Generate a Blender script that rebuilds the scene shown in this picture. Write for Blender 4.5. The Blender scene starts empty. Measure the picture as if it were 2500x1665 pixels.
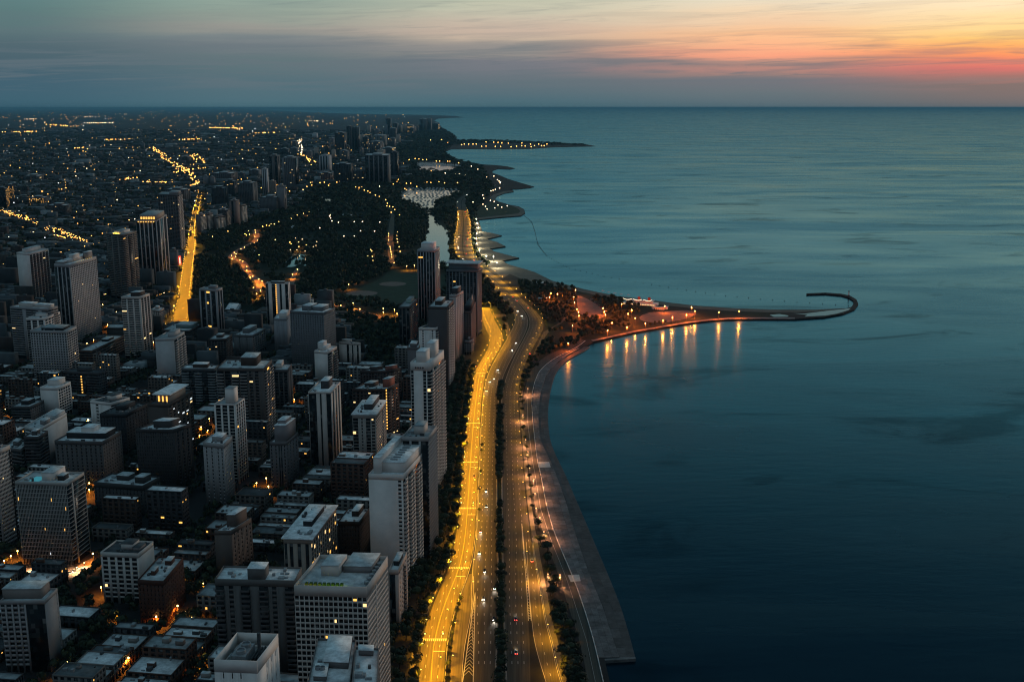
import bpy, math, random
import numpy as np
from mathutils import Vector, Matrix
from mathutils.geometry import tessellate_polygon

random.seed(7)
rng = np.random.default_rng(7)
sc = bpy.context.scene
COL = sc.collection

# ------------------------------------------------------------------ camera
F, EYE, HEYE, CX, CY = 2650.0, 262.5, 316.0, 1250.0, 832.5
PITCH = math.atan((CY - EYE) / F)
cp, sp = math.cos(PITCH), math.sin(PITCH)
cam = bpy.data.objects.new('camera', bpy.data.cameras.new('camera'))
COL.objects.link(cam)
cam.location = (0, 0, HEYE)
cam.rotation_euler = (math.pi / 2 - PITCH, 0, 0)
cam.data.sensor_width = 36.0
cam.data.lens = 36.0 * F / 2500.0
cam.data.clip_start = 1.0
cam.data.clip_end = 700000.0
sc.camera = cam

# ------------------------------------------------------------------ sky
def srgb(r, g, b):
    f = lambda c: (c / 255 / 12.92) if c / 255 <= .04045 else ((c / 255 + .055) / 1.055) ** 2.4
    return (f(r), f(g), f(b), 1.0)

world = bpy.data.worlds.new('World')
sc.world = world
world.use_nodes = True
nt = world.node_tree
nt.nodes.clear()

def N(tree, typ, **kw):
    n = tree.nodes.new(typ)
    for k, v in kw.items():
        setattr(n, k, v)
    return n

def L(tree, a, b):
    tree.links.new(a, b)

def math_node(tree, op, a, b=None, clamp=False):
    n = N(tree, 'ShaderNodeMath', operation=op, use_clamp=clamp)
    for i, x in enumerate((a, b)):
        if x is None:
            continue
        if isinstance(x, (int, float)):
            n.inputs[i].default_value = x
        else:
            L(tree, x, n.inputs[i])
    return n.outputs[0]

def ramp(tree, fac, stops, interp='LINEAR'):
    n = N(tree, 'ShaderNodeValToRGB')
    n.color_ramp.interpolation = interp
    el = n.color_ramp.elements
    while len(el) < len(stops):
        el.new(0.5)
    for e, (p, c) in zip(el, stops):
        e.position = p
        e.color = c if len(c) == 4 else (*c, 1)
    if fac is not None:
        L(tree, fac, n.inputs[0])
    return n.outputs[0]

def mixc(tree, fac, a, b, mode='MIX'):
    n = N(tree, 'ShaderNodeMix', data_type='RGBA', blend_type=mode)
    for s, x in ((n.inputs[0], fac), (n.inputs[6], a), (n.inputs[7], b)):
        if isinstance(x, (int, float)):
            s.default_value = x
        elif isinstance(x, tuple):
            s.default_value = x if len(x) == 4 else (*x, 1)
        else:
            L(tree, x, s)
    return n.outputs[2]

def build_sky():
    tc = N(nt, 'ShaderNodeTexCoord')
    sep = N(nt, 'ShaderNodeSeparateXYZ')
    L(nt, tc.outputs['Generated'], sep.inputs[0])
    x, y, z = sep.outputs
    p = math_node(nt, 'SQRT', math_node(nt, 'MAXIMUM', z, 0.0))      # elevation scale: 0 horizon .. 1 zenith
    az = math_node(nt, 'ARCTAN2', x, y)                              # 0 ahead, + to the right (east)
    up = [(.50, srgb(106, 144, 154)), (.60, srgb(66, 106, 122)), (.72, srgb(50, 86, 104)), (.86, srgb(82, 114, 130)), (1., srgb(114, 144, 158))]
    # soft billows bend the bands a little
    cw = N(nt, 'ShaderNodeCombineXYZ')
    L(nt, math_node(nt, 'MULTIPLY', az, 5.0), cw.inputs[0]); L(nt, math_node(nt, 'MULTIPLY', z, 60.0), cw.inputs[1])
    wn = N(nt, 'ShaderNodeTexNoise'); wn.inputs['Scale'].default_value = 1.3; wn.inputs['Detail'].default_value = 4
    L(nt, cw.outputs[0], wn.inputs['Vector'])
    pw = math_node(nt, 'ADD', p, math_node(nt, 'MULTIPLY', math_node(nt, 'SUBTRACT', wn.outputs[0], .5), .030))
    def pe(v):
        e = math.atan((CY - v) / F) - PITCH
        return math.sqrt(max(0.0, math.sin(e)))
    up = [(.50, srgb(116, 172, 184)), (.56, srgb(86, 138, 152)), (.63, srgb(48, 88, 112)), (.72, srgb(24, 58, 88)), (.86, srgb(82, 114, 130)), (1., srgb(114, 144, 158))]
    hi = [(.36, srgb(146, 180, 180)), (.42, srgb(120, 168, 174))] + up
    hir = [(.35, srgb(206, 208, 192)), (.42, srgb(128, 168, 174))] + up
    hil = [(.36, srgb(98, 144, 150)), (.42, srgb(104, 154, 166))] + up
    bands = (
        (-24.2, hil, ((0, 92, 128, 130), (46, 88, 120, 123), (92, 87, 114, 120), (123, 77, 102, 113), (153, 70, 98, 111), (200, 62, 97, 114), (245, 61, 98, 114), (258, 56, 93, 109))),
        (-12.5, hil, ((0, 142, 165, 155), (40, 146, 160, 150), (75, 150, 150, 145), (88, 145, 147, 143), (96, 125, 135, 138), (112, 112, 123, 130), (145, 93, 115, 122), (200, 81, 110, 121), (245, 76, 110, 122), (258, 70, 106, 118))),
        (0.0, hi, ((0, 190, 192, 172), (20, 198, 196, 175), (50, 200, 188, 170), (80, 200, 179, 163), (94, 196, 178, 160), (106, 164, 155, 147), (116, 143, 141, 140), (135, 143, 140, 138), (151, 114, 120, 130), (175, 109, 118, 128), (200, 91, 112, 122), (245, 74, 108, 120), (258, 68, 104, 116))),
        (12.9, hir, ((0, 232, 221, 198), (40, 242, 215, 181), (60, 241, 203, 167), (85, 251, 195, 148), (110, 251, 183, 141), (138, 249, 163, 131), (150, 176, 140, 130), (160, 160, 130, 125), (170, 182, 134, 126), (185, 148, 126, 123), (198, 111, 115, 124), (230, 95, 114, 122), (258, 78, 106, 117))),
        (24.0, hir, ((0, 255, 234, 202), (40, 255, 229, 182), (80, 255, 218, 151), (105, 255, 205, 122), (130, 253, 177, 107), (148, 251, 152, 103), (162, 234, 127, 109), (178, 209, 114, 112), (192, 162, 115, 112), (206, 120, 111, 111), (240, 109, 110, 112), (258, 92, 106, 112))))
    col = None
    for k, (deg, top, rows) in enumerate(bands):
        c = ramp(nt, pw, [(pe(v), srgb(r, g, b)) for v, r, g, b in rows[::-1]] + top)
        if k == 0:
            left = c; col = c; continue
        t = N(nt, 'ShaderNodeMapRange', interpolation_type='SMOOTHSTEP')
        L(nt, az, t.inputs[0]); t.inputs[1].default_value = math.radians(bands[k - 1][0]); t.inputs[2].default_value = math.radians(deg)
        t2 = t
        col = mixc(nt, t.outputs[0], col, c)
    t3 = N(nt, 'ShaderNodeMapRange', interpolation_type='SMOOTHSTEP')   # the glow fades again to the south-east
    L(nt, az, t3.inputs[0]); t3.inputs[1].default_value = .9; t3.inputs[2].default_value = 2.2
    col = mixc(nt, t3.outputs[0], col, left)
    # the rosy counter-glow opposite the dawn
    anti = ramp(nt, p, [(.0, srgb(66, 78, 96)), (.15, srgb(84, 92, 108)), (.30, srgb(112, 112, 124)), (.44, srgb(104, 114, 128)), (.60, srgb(80, 102, 118)),
                        (.80, srgb(84, 114, 130)), (1., srgb(114, 144, 158))])
    t4 = N(nt, 'ShaderNodeMapRange', interpolation_type='SMOOTHSTEP')
    L(nt, math_node(nt, 'ABSOLUTE', az), t4.inputs[0]); t4.inputs[1].default_value = 1.0; t4.inputs[2].default_value = 2.5
    col = mixc(nt, t4.outputs[0], col, anti)
    # thin stratus streaks: long in azimuth, thin in elevation
    comb = N(nt, 'ShaderNodeCombineXYZ')
    L(nt, math_node(nt, 'MULTIPLY', az, 7.0), comb.inputs[0])
    tilt = math_node(nt, 'SUBTRACT', math_node(nt, 'MULTIPLY', z, 150.0), math_node(nt, 'MULTIPLY', az, 2.0))
    L(nt, tilt, comb.inputs[1])
    no = N(nt, 'ShaderNodeTexNoise')
    no.inputs['Scale'].default_value = 1.0
    no.inputs['Detail'].default_value = 5.0
    no.inputs['Roughness'].default_value = .55
    no.inputs['Distortion'].default_value = .6
    L(nt, comb.outputs[0], no.inputs['Vector'])
    band = ramp(nt, p, [(.10, (0, 0, 0)), (.14, (.75, .75, .75)), (.19, (1, 1, 1)), (.225, (.8, .8, .8)), (.26, (.18, .18, .18)),
                        (.30, (.25, .25, .25)), (.45, (.1, .1, .1)), (.6, (0, 0, 0))])
    cl = ramp(nt, no.outputs[0], [(.47, (0, 0, 0)), (.60, (1, 1, 1))])
    fac = math_node(nt, 'MULTIPLY', math_node(nt, 'MULTIPLY', cl, band), .55)
    cc = mixc(nt, t2.outputs[0], srgb(98, 114, 124), srgb(152, 122, 122))
    col = mixc(nt, fac, col, cc)
    # thin dark wisps before the glow
    comb2 = N(nt, 'ShaderNodeCombineXYZ')
    L(nt, math_node(nt, 'MULTIPLY', az, 13.0), comb2.inputs[0])
    L(nt, math_node(nt, 'SUBTRACT', math_node(nt, 'MULTIPLY', z, 300.0), math_node(nt, 'MULTIPLY', az, 14.0)), comb2.inputs[1])
    no2 = N(nt, 'ShaderNodeTexNoise'); no2.inputs['Scale'].default_value = 1.0; no2.inputs['Detail'].default_value = 6.0; no2.inputs['Roughness'].default_value = .6; no2.inputs['Distortion'].default_value = 1.1
    L(nt, comb2.outputs[0], no2.inputs['Vector'])
    wl = ramp(nt, no2.outputs[0], [(.55, (0, 0, 0)), (.66, (1, 1, 1))])
    wb = ramp(nt, p, [(.12, (0, 0, 0)), (.155, (1, 1, 1)), (.205, (.9, .9, .9)), (.235, (.22, .22, .22)), (.30, (.3, .3, .3)), (.36, (0, 0, 0))])
    wf = math_node(nt, 'MULTIPLY', math_node(nt, 'MULTIPLY', wl, wb), .62)
    col = mixc(nt, wf, col, mixc(nt, t2.outputs[0], srgb(96, 112, 122), srgb(158, 116, 112)))
    # physical sky, sun just under the NE horizon, blended in
    sky = N(nt, 'ShaderNodeTexSky', sky_type='NISHITA', sun_disc=False)
    sky.sun_elevation = math.radians(0.5)
    sky.sun_rotation = math.radians(42)
    col = mixc(nt, .01, col, sky.outputs[0], 'ADD')
    bg = N(nt, 'ShaderNodeBackground')
    bg.inputs['Strength'].default_value = 1.0
    L(nt, col, bg.inputs['Color'])
    out = N(nt, 'ShaderNodeOutputWorld')
    L(nt, bg.outputs[0], out.inputs['Surface'])

build_sky()
sun = bpy.data.objects.new('sun', bpy.data.lights.new('sun', 'SUN'))
COL.objects.link(sun)
sun.data.energy = 0.75                       # the glow of a sun still at the north-east horizon
sun.data.angle = math.radians(20)
sun.data.color = (1.0, .80, .62)
sun.rotation_euler = Vector((-math.sin(math.radians(48)), -math.cos(math.radians(48)), -math.tan(math.radians(7)))).to_track_quat('-Z', 'Y').to_euler()

vs = sc.view_settings
vs.view_transform = 'Standard'
vs.look = 'None'
vs.exposure = 0.0
vs.gamma = 1.0
vs.use_curve_mapping = False
cy = sc.cycles
cy.use_denoising = True
cy.filter_width = 1.15
cy.max_bounces = 4
cy.diffuse_bounces = 2
cy.glossy_bounces = 2
cy.transmission_bounces = 1
cy.volume_bounces = 0
cy.transparent_max_bounces = 4
cy.sample_clamp_indirect = 1.5
cy.use_light_tree = True
cy.caustics_reflective = False
cy.caustics_refractive = False

# ------------------------------------------------------------------ picking places on the ground
ZN = {'z1': (0, 250, 3.768), 'z2': (500, 250, 3.768), 'z3': (900, 250, 3.768), 'z4': (0, 550, 3.768), 'z5': (600, 550, 3.768),
      'z6': (1100, 550, 2.141), 'y1': (0, 850, 3.768), 'y2': (350, 850, 3.768), 'y3': (750, 800, 3.768), 'y4': (0, 1150, 3.0446),
      'y5': (450, 1150, 3.0446), 'y6': (950, 1150, 3.0446), 'p5': (1200, 700, 4.71), 'd9': (480, 440, 7.84), 's': (0, 0, 1.0)}
GZ = 2.0                                     # height of the land above the lake

def Z(zone, x, y):
    a, b, s = ZN[zone]
    return (a + x / s, b + y / s)

def P(u, v, z=GZ):
    """The point of the surveyed plan at height z that is sighted at (u, v)."""
    d, e = (u - CX) / F, (v - CY) / F
    r = Vector((d, cp - e * sp, -sp - e * cp))
    t = (z - HEYE) / r.z
    return Vector((r.x * t, r.y * t, z))

def proj(x, y, z):
    w = y * cp - (z - HEYE) * sp
    h = y * sp + (z - HEYE) * cp
    return CX + F * x / w, CY - F * h / w

NAZ = math.radians(8.4)                      # the street grid's north
GN = np.array((math.sin(NAZ), math.cos(NAZ)))
GE = np.array((math.cos(NAZ), -math.sin(NAZ)))

def in_poly(u, v, poly):
    c, n = False, len(poly)
    j = n - 1
    for i in range(n):
        xi, yi = poly[i]; xj, yj = poly[j]
        if (yi > v) != (yj > v) and u < (xj - xi) * (v - yi) / (yj - yi) + xi:
            c = not c
        j = i
    return c

_ones = 'zero one two three four five six seven eight nine ten eleven twelve thirteen fourteen fifteen sixteen seventeen eighteen nineteen'.split()
_tens = '_ _ twenty thirty forty fifty sixty seventy eighty ninety'.split()
_ord = {'one': 'first', 'two': 'second', 'three': 'third', 'five': 'fifth', 'eight': 'eighth', 'nine': 'ninth', 'twelve': 'twelfth'}

def ordw(n):
    if n >= 100:
        return 'hundred-and-' + ordw(n - 100) if n > 100 else 'hundredth'
    if n < 20:
        w = _ones[n]
        return _ord.get(w, w + 'th')
    if n % 10 == 0:
        return _tens[n // 10][:-1] + 'ieth'
    return _tens[n // 10] + '-' + ordw(n % 10)

# ------------------------------------------------------------------ materials
MATS = {}

def new_mat(name):
    m = bpy.data.materials.new(name)
    m.use_nodes = True
    t = m.node_tree
    b = t.nodes['Principled BSDF']
    return m, t, b

def surf(name, col, rough=.8, var=.25, scale=.3, spec=.3, metal=0.0, fine=0.0, seed=0):
    """A plain surface with two scales of wear in its colour."""
    if name in MATS:
        return MATS[name]
    m, t, b = new_mat(name)
    tc = N(t, 'ShaderNodeTexCoord')
    geo = N(t, 'ShaderNodeNewGeometry')
    n1 = N(t, 'ShaderNodeTexNoise')
    n1.inputs['Scale'].default_value = scale
    n1.inputs['Detail'].default_value = 6
    n1.inputs['Roughness'].default_value = .65
    L(t, geo.outputs['Position'], n1.inputs['Vector'])
    lo = tuple(c * (1 - var) for c in col); hi = tuple(min(1, c * (1 + var)) for c in col)
    c = ramp(t, n1.outputs[0], [(.3, lo), (.7, hi)])
    L(t, c, b.inputs['Base Color'])
    b.inputs['Roughness'].default_value = rough
    b.inputs['Specular IOR Level'].default_value = spec
    b.inputs['Metallic'].default_value = metal
    MATS[name] = m
    return m

def emit(name, col, strength, sample=False):
    if name in MATS:
        return MATS[name]
    m, t, b = new_mat(name)
    b.inputs['Base Color'].default_value = (*col, 1)
    b.inputs['Emission Color'].default_value = (*col, 1)
    b.inputs['Emission Strength'].default_value = strength
    m.cycles.emission_sampling = 'FRONT' if sample else 'NONE'
    MATS[name] = m
    return m

def wall_mat(col):
    return surf('wall_%02d_%02d_%02d' % tuple(int(c * 99) for c in col), col, .85, .12, .08)

def roof_mat(k):
    cols = [(.64, .68, .69), (.44, .485, .495), (.26, .295, .305), (.78, .80, .80), (.10, .115, .12), (.05, .057, .062)]
    m = 'roofing_%d' % k
    if m in MATS:
        return MATS[m]
    mm = surf(m, cols[k], .75, .45, .22, .4)
    return mm

GLASS = None
def glass_mat():
    if 'window_glass' in MATS:
        return MATS['window_glass']
    m, t, b = new_mat('window_glass')
    geo = N(t, 'ShaderNodeNewGeometry')
    mp = N(t, 'ShaderNodeVectorMath', operation='MULTIPLY')
    L(t, geo.outputs['Position'], mp.inputs[0]); mp.inputs[1].default_value = (.45, .45, .345)
    fl = N(t, 'ShaderNodeVectorMath', operation='FLOOR')
    L(t, mp.outputs[0], fl.inputs[0])
    wn = N(t, 'ShaderNodeTexWhiteNoise')
    L(t, fl.outputs[0], wn.inputs['Vector'])
    c = ramp(t, wn.outputs['Value'], [(0, (.004, .005, .007)), (.74, (.009, .011, .014)), (.88, (.04, .042, .042)), (1, (.13, .125, .12))])
    L(t, c, b.inputs['Base Color'])
    b.inputs['Roughness'].default_value = .22
    b.inputs['Specular IOR Level'].default_value = .16
    MATS['window_glass'] = m
    return m

SODIUM = (1.0, .435, .012)
M_LIT = [emit('lit_window_amber', (1.0, .50, .10), 1.6), emit('lit_window_warm', (1.0, .66, .28), 1.5), emit('lit_window_white', (.85, .95, 1.0), 1.0)]
M_SODIUM = emit('sodium_lens', (1.0, .62, .16), 24)
M_WARM = emit('warm_lens', (1.0, .66, .34), 12)
M_WHITE = emit('white_lens', (1.0, .90, .72), 30)
M_POLE = surf('galvanised_pole', (.10, .10, .10), .5, .1, .5, .4, .3)

# ------------------------------------------------------------------ mesh helpers
def tagp(o, label=None, cat=None, group=None, kind=None):
    if label: o['label'] = label
    if cat: o['category'] = cat
    if group: o['group'] = group
    if kind: o['kind'] = kind
    return o

def link(name, data, parent=None, loc=None):
    o = bpy.data.objects.new(name, data)
    COL.objects.link(o)
    if parent is not None:
        o.parent = parent
    if loc is not None:
        o.location = loc
    return o

def raw_mesh(name, V, faces, k, mats=(), midx=None):
    me = bpy.data.meshes.new(name)
    V = np.asarray(V, dtype=np.float32).reshape(-1, 3)
    faces = np.asarray(faces, dtype=np.int32).reshape(-1, k)
    me.vertices.add(len(V))
    me.vertices.foreach_set('co', V.ravel())
    me.loops.add(faces.size)
    me.loops.foreach_set('vertex_index', faces.ravel())
    me.polygons.add(len(faces))
    me.polygons.foreach_set('loop_start', np.arange(len(faces), dtype=np.int32) * k)
    for m in mats:
        me.materials.append(m)
    if midx is not None:
        me.polygons.foreach_set('material_index', np.asarray(midx, dtype=np.int32))
    me.update(calc_edges=True)
    return me

_BQ = np.array([[0, 2, 3, 1], [4, 5, 7, 6], [0, 1, 5, 4], [2, 6, 7, 3], [0, 4, 6, 2], [1, 3, 7, 5]])

class Acc:
    """Collects slanted boxes: an origin and three edge vectors each."""
    def __init__(s):
        s.b, s.m = [], []
    def box(s, o, a, b, c, mi=0):
        s.b.append((*o, *a, *b, *c)); s.m.append(mi)
    def abox(s, x0, y0, z0, x1, y1, z1, mi=0):
        s.box((x0, y0, z0), (x1 - x0, 0, 0), (0, y1 - y0, 0), (0, 0, z1 - z0), mi)
    def data(s, name, mats, org=(0, 0, 0)):
        A = np.array(s.b, dtype=np.float64).reshape(-1, 4, 3)
        o, a, b, c = A[:, 0] - np.array(org), A[:, 1], A[:, 2], A[:, 3]
        V = np.stack([o, o + a, o + b, o + a + b, o + c, o + a + c, o + b + c, o + a + b + c], axis=1)
        n = len(A)
        Q = (_BQ[None] + 8 * np.arange(n)[:, None, None]).reshape(-1, 4)
        return raw_mesh(name, V, Q, 4, mats, np.repeat(s.m, 6))
    def build(s, name, mats, parent=None, org=(0, 0, 0), kind=None):
        if not s.b:
            return None
        if not isinstance(mats, (list, tuple)):
            mats = [mats]
        o = link(name, s.data(name, mats, org), parent)
        if kind: o['kind'] = kind
        return o

def py_mesh(name, verts, faces, mats, midx=None, smooth=False):
    me = bpy.data.meshes.new(name)
    me.from_pydata([tuple(v) for v in verts], [], [tuple(f) for f in faces])
    for m in mats:
        me.materials.append(m)
    if midx:
        me.polygons.foreach_set('material_index', midx)
    if smooth:
        me.polygons.foreach_set('use_smooth', [True] * len(me.polygons))
    me.update()
    return me

def tube(verts, faces, pts, radii, seg=6):
    """Append a tapered tube through pts to verts/faces."""
    base = len(verts)
    for i, (p, r) in enumerate(zip(pts, radii)):
        p = Vector(p)
        d = (Vector(pts[min(i + 1, len(pts) - 1)]) - Vector(pts[max(i - 1, 0)])).normalized()
        a = d.orthogonal().normalized(); b = d.cross(a)
        for k in range(seg):
            t = 2 * math.pi * k / seg
            verts.append(p + (a * math.cos(t) + b * math.sin(t)) * r)
    for i in range(len(pts) - 1):
        for k in range(seg):
            k2 = (k + 1) % seg
            faces.append((base + i * seg + k, base + i * seg + k2, base + (i + 1) * seg + k2, base + (i + 1) * seg + k))
    faces.append(tuple(base + k for k in range(seg))[::-1])
    faces.append(tuple(base + (len(pts) - 1) * seg + k for k in range(seg)))

def blob(verts, faces, c, r, seg=8, rings=5):
    rx, ry, rz = r
    base = len(verts)
    for i in range(rings + 1):
        th = math.pi * i / rings
        for k in range(seg):
            ph = 2 * math.pi * k / seg
            verts.append(Vector((c[0] + rx * math.sin(th) * math.cos(ph), c[1] + ry * math.sin(th) * math.sin(ph), c[2] + rz * math.cos(th))))
    for i in range(rings):
        for k in range(seg):
            k2 = (k + 1) % seg
            faces.append((base + i * seg + k, base + (i + 1) * seg + k, base + (i + 1) * seg + k2, base + i * seg + k2))

def sheet(name, pix, mat, z, kind='structure', parent=None, smooth=0, skirt=0.0):
    """A flat patch of ground laid out along a surveyed outline."""
    pts = [P(u, v, z) for u, v in pix]
    for _ in range(smooth):
        q = []
        for i in range(len(pts)):
            a, b = pts[i], pts[(i + 1) % len(pts)]
            q += [a * .75 + b * .25, a * .25 + b * .75]
        pts = q
    tri = tessellate_polygon([pts])
    V = list(pts); Fc = [tuple(t) for t in tri]
    if skirt:
        n = len(pts)
        V += [Vector((p.x, p.y, z - skirt)) for p in pts]
        Fc += [(i, (i + 1) % n, n + (i + 1) % n, n + i) for i in range(n)]
    o = link(name, py_mesh(name, V, Fc, [mat]), parent)
    if kind: o['kind'] = kind
    return o

def smooth_line(pts, it=2):
    for _ in range(it):
        q = [pts[0]]
        for a, b in zip(pts[:-1], pts[1:]):
            q += [a * .75 + b * .25, a * .25 + b * .75]
        q.append(pts[-1])
        pts = q
    return pts

class Road:
    """A carriageway from rows (v, left u, right u), near end first."""
    def __init__(s, rows, z=GZ + .008):
        s.L = smooth_line([P(l, v, z) for v, l, r in rows])
        s.R = smooth_line([P(r, v, z) for v, l, r in rows])
        d = [0.0]
        for i in range(1, len(s.L)):
            d.append(d[-1] + (((s.L[i] + s.R[i]) - (s.L[i - 1] + s.R[i - 1])) / 2).length)
        s.d = np.array(d); s.len = d[-1]; s.z = z
        s.la = np.array([list(p) for p in s.L]); s.ra = np.array([list(p) for p in s.R])
    def at(s, dist, f):
        l = np.array([np.interp(dist, s.d, s.la[:, i]) for i in range(3)])
        r = np.array([np.interp(dist, s.d, s.ra[:, i]) for i in range(3)])
        return Vector(l + (r - l) * f)
    def width(s, dist):
        return (s.at(dist, 1) - s.at(dist, 0)).length
    def heading(s, dist, f=.5):
        a, b = s.at(max(dist - 6, 0), f), s.at(min(dist + 6, s.len), f)
        return math.atan2(b.x - a.x, b.y - a.y)
    def build(s, name, mat):
        n = len(s.L)
        V = s.L + s.R
        Fc = [(i, n + i, n + i + 1, i + 1) for i in range(n - 1)]
        o = link(name, py_mesh(name, V, Fc, [mat]))
        o['kind'] = 'structure'
        return o
    def marks(s, acc, fracs, dash=3.0, gap=9.0, w=.28, d0=0, d1=None):
        d1 = s.len if d1 is None else d1
        for f in fracs:
            x = d0
            while x + dash < d1:
                a, b = s.at(x, f), s.at(x + dash, f)
                t = (b - a); nrm = Vector((t.y, -t.x, 0)).normalized() * w
                acc.append((a - nrm / 2, a + nrm / 2, b + nrm / 2, b - nrm / 2))
                x += dash + gap

def quads_obj(name, quads, mat, z=None, parent=None, kind='structure'):
    V = [list(p) for q in quads for p in q]
    V = np.array(V)
    if z is not None:
        V[:, 2] = z
    o = link(name, raw_mesh(name, V, np.arange(len(V)).reshape(-1, 4), 4, [mat]), parent)
    if kind: o['kind'] = kind
    return o

# ================================================================== the setting
def water_mat():
    m, t, b = new_mat('lake_surface')
    geo = N(t, 'ShaderNodeNewGeometry')
    mp = N(t, 'ShaderNodeMapping', vector_type='POINT')
    L(t, geo.outputs['Position'], mp.inputs['Vector'])
    mp.inputs['Rotation'].default_value = (0, 0, math.radians(-9))
    mp.inputs['Scale'].default_value = (1 / 760, 1 / 230, 1)
    n1 = N(t, 'ShaderNodeTexNoise')                       # wind lanes
    n1.inputs['Scale'].default_value = 1.0; n1.inputs['Detail'].default_value = 5; n1.inputs['Roughness'].default_value = .6
    n1.inputs['Distortion'].default_value = .8
    L(t, mp.outputs[0], n1.inputs['Vector'])
    mp2 = N(t, 'ShaderNodeMapping', vector_type='POINT')
    L(t, geo.outputs['Position'], mp2.inputs['Vector'])
    mp2.inputs['Rotation'].default_value = (0, 0, math.radians(-12))
    mp2.inputs['Scale'].default_value = (1 / 26, 1 / 9, 1)
    n2 = N(t, 'ShaderNodeTexNoise')                       # swell
    n2.inputs['Scale'].default_value = 1.0; n2.inputs['Detail'].default_value = 4; n2.inputs['Roughness'].default_value = .6
    L(t, mp2.outputs[0], n2.inputs['Vector'])
    r = ramp(t, n1.outputs[0], [(.34, (.17, .17, .17)), (.48, (.24, .24, .24)), (.66, (.34, .34, .34))])
    c = ramp(t, n1.outputs[0], [(.3, (.0003, .004, .008)), (.7, (.0006, .007, .013))])
    bp = N(t, 'ShaderNodeBump')
    bp.inputs['Strength'].default_value = 1.0
    bp.inputs['Distance'].default_value = .13
    h = math_node(t, 'ADD', n2.outputs[0], math_node(t, 'MULTIPLY', n1.outputs[0], 2.2))
    L(t, h, bp.inputs['Height'])
    # lake water: a dark body under a blue-green reflecting skin
    t.nodes.remove(b)
    body = N(t, 'ShaderNodeBsdfDiffuse'); L(t, c, body.inputs['Color'])
    skin = N(t, 'ShaderNodeBsdfGlossy'); L(t, r, skin.inputs['Roughness']); L(t, bp.outputs[0], skin.inputs['Normal'])
    skin.inputs['Color'].default_value = (.47, .87, 1.0, 1)
    fr = N(t, 'ShaderNodeFresnel'); fr.inputs['IOR'].default_value = 1.33; L(t, bp.outputs[0], fr.inputs['Normal'])
    mp3 = N(t, 'ShaderNodeMapping', vector_type='POINT')      # gusts: ruffled patches mirror less of the sky
    L(t, geo.outputs['Position'], mp3.inputs['Vector'])
    mp3.inputs['Rotation'].default_value = (0, 0, math.radians(-14)); mp3.inputs['Scale'].default_value = (1 / 260, 1 / 120, 1)
    n3 = N(t, 'ShaderNodeTexNoise'); n3.inputs['Scale'].default_value = 1.0; n3.inputs['Detail'].default_value = 6; n3.inputs['Roughness'].default_value = .62; n3.inputs['Distortion'].default_value = 1.2
    L(t, mp3.outputs[0], n3.inputs['Vector'])
    gust = ramp(t, n3.outputs[0], [(.33, (.62, .62, .62)), (.44, (.97, .97, .97)), (.58, (1, 1, 1)), (.70, (1.1, 1.1, 1.1))])
    mx = N(t, 'ShaderNodeMixShader'); L(t, math_node(t, 'MULTIPLY', math_node(t, 'MINIMUM', math_node(t, 'MULTIPLY', fr.outputs[0], 1.0), .47), gust), mx.inputs[0]); L(t, body.outputs[0], mx.inputs[1]); L(t, skin.outputs[0], mx.inputs[2])
    L(t, mx.outputs[0], t.nodes['Material Output'].inputs['Surface'])
    MATS['lake_surface'] = m
    return m

WATER = water_mat()
def pond_mat():
    m, t, b = new_mat('sheltered_water')
    b.inputs['Base Color'].default_value = (.004, .018, .022, 1)
    b.inputs['Roughness'].default_value = .06
    b.inputs['IOR'].default_value = 1.33
    geo = N(t, 'ShaderNodeNewGeometry')
    n2 = N(t, 'ShaderNodeTexNoise'); n2.inputs['Scale'].default_value = .12; n2.inputs['Detail'].default_value = 3
    L(t, geo.outputs['Position'], n2.inputs['Vector'])
    bp = N(t, 'ShaderNodeBump'); bp.inputs['Strength'].default_value = .6; bp.inputs['Distance'].default_value = .06
    L(t, n2.outputs[0], bp.inputs['Height']); L(t, bp.outputs[0], b.inputs['Normal'])
    return m
POND = pond_mat()

FAR = 250000.0
o = link('lake_water', py_mesh('lake_water', [(-FAR, -1500, 0), (FAR, -1500, 0), (FAR, FAR, 0), (-FAR, FAR, 0)], [(0, 1, 2, 3)], [WATER]))
o['kind'] = 'structure'

M_EARTH = surf('city_ground', (.017, .017, .018), .95, .4, .05, .2)
M_PARK = surf('park_turf', (.014, .022, .014), .95, .4, .03, .15)
M_LAWN = surf('mown_turf', (.024, .042, .026), .95, .25, .06, .15)
M_SAND = surf('beach_sand', (.125, .115, .095), .95, .25, .05, .2)
M_CLAY = surf('infield_clay', (.16, .12, .10), .95, .15, .2, .2)
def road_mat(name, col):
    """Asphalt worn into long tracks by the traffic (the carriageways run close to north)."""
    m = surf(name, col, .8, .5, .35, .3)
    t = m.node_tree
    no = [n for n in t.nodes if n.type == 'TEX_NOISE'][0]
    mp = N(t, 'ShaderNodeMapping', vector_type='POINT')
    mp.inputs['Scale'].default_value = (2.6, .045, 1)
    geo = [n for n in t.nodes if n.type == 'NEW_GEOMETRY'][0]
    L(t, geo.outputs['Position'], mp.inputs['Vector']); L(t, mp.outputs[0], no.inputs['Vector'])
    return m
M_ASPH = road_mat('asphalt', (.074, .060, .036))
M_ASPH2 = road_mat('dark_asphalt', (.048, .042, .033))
M_CONC = surf('weathered_concrete', (.165, .16, .155), .85, .4, .22, .25)
M_CONC2 = surf('wet_concrete', (.10, .10, .10), .7, .45, .22, .35)
M_WALK = surf('sidewalk', (.10, .092, .08), .9, .2, .4, .2)
M_PAINT = surf('road_paint', (.40, .39, .37), .7, .1, .5, .3)
M_YPAINT = surf('yellow_paint', (.36, .25, .04), .7, .1, .5, .3)

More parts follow.
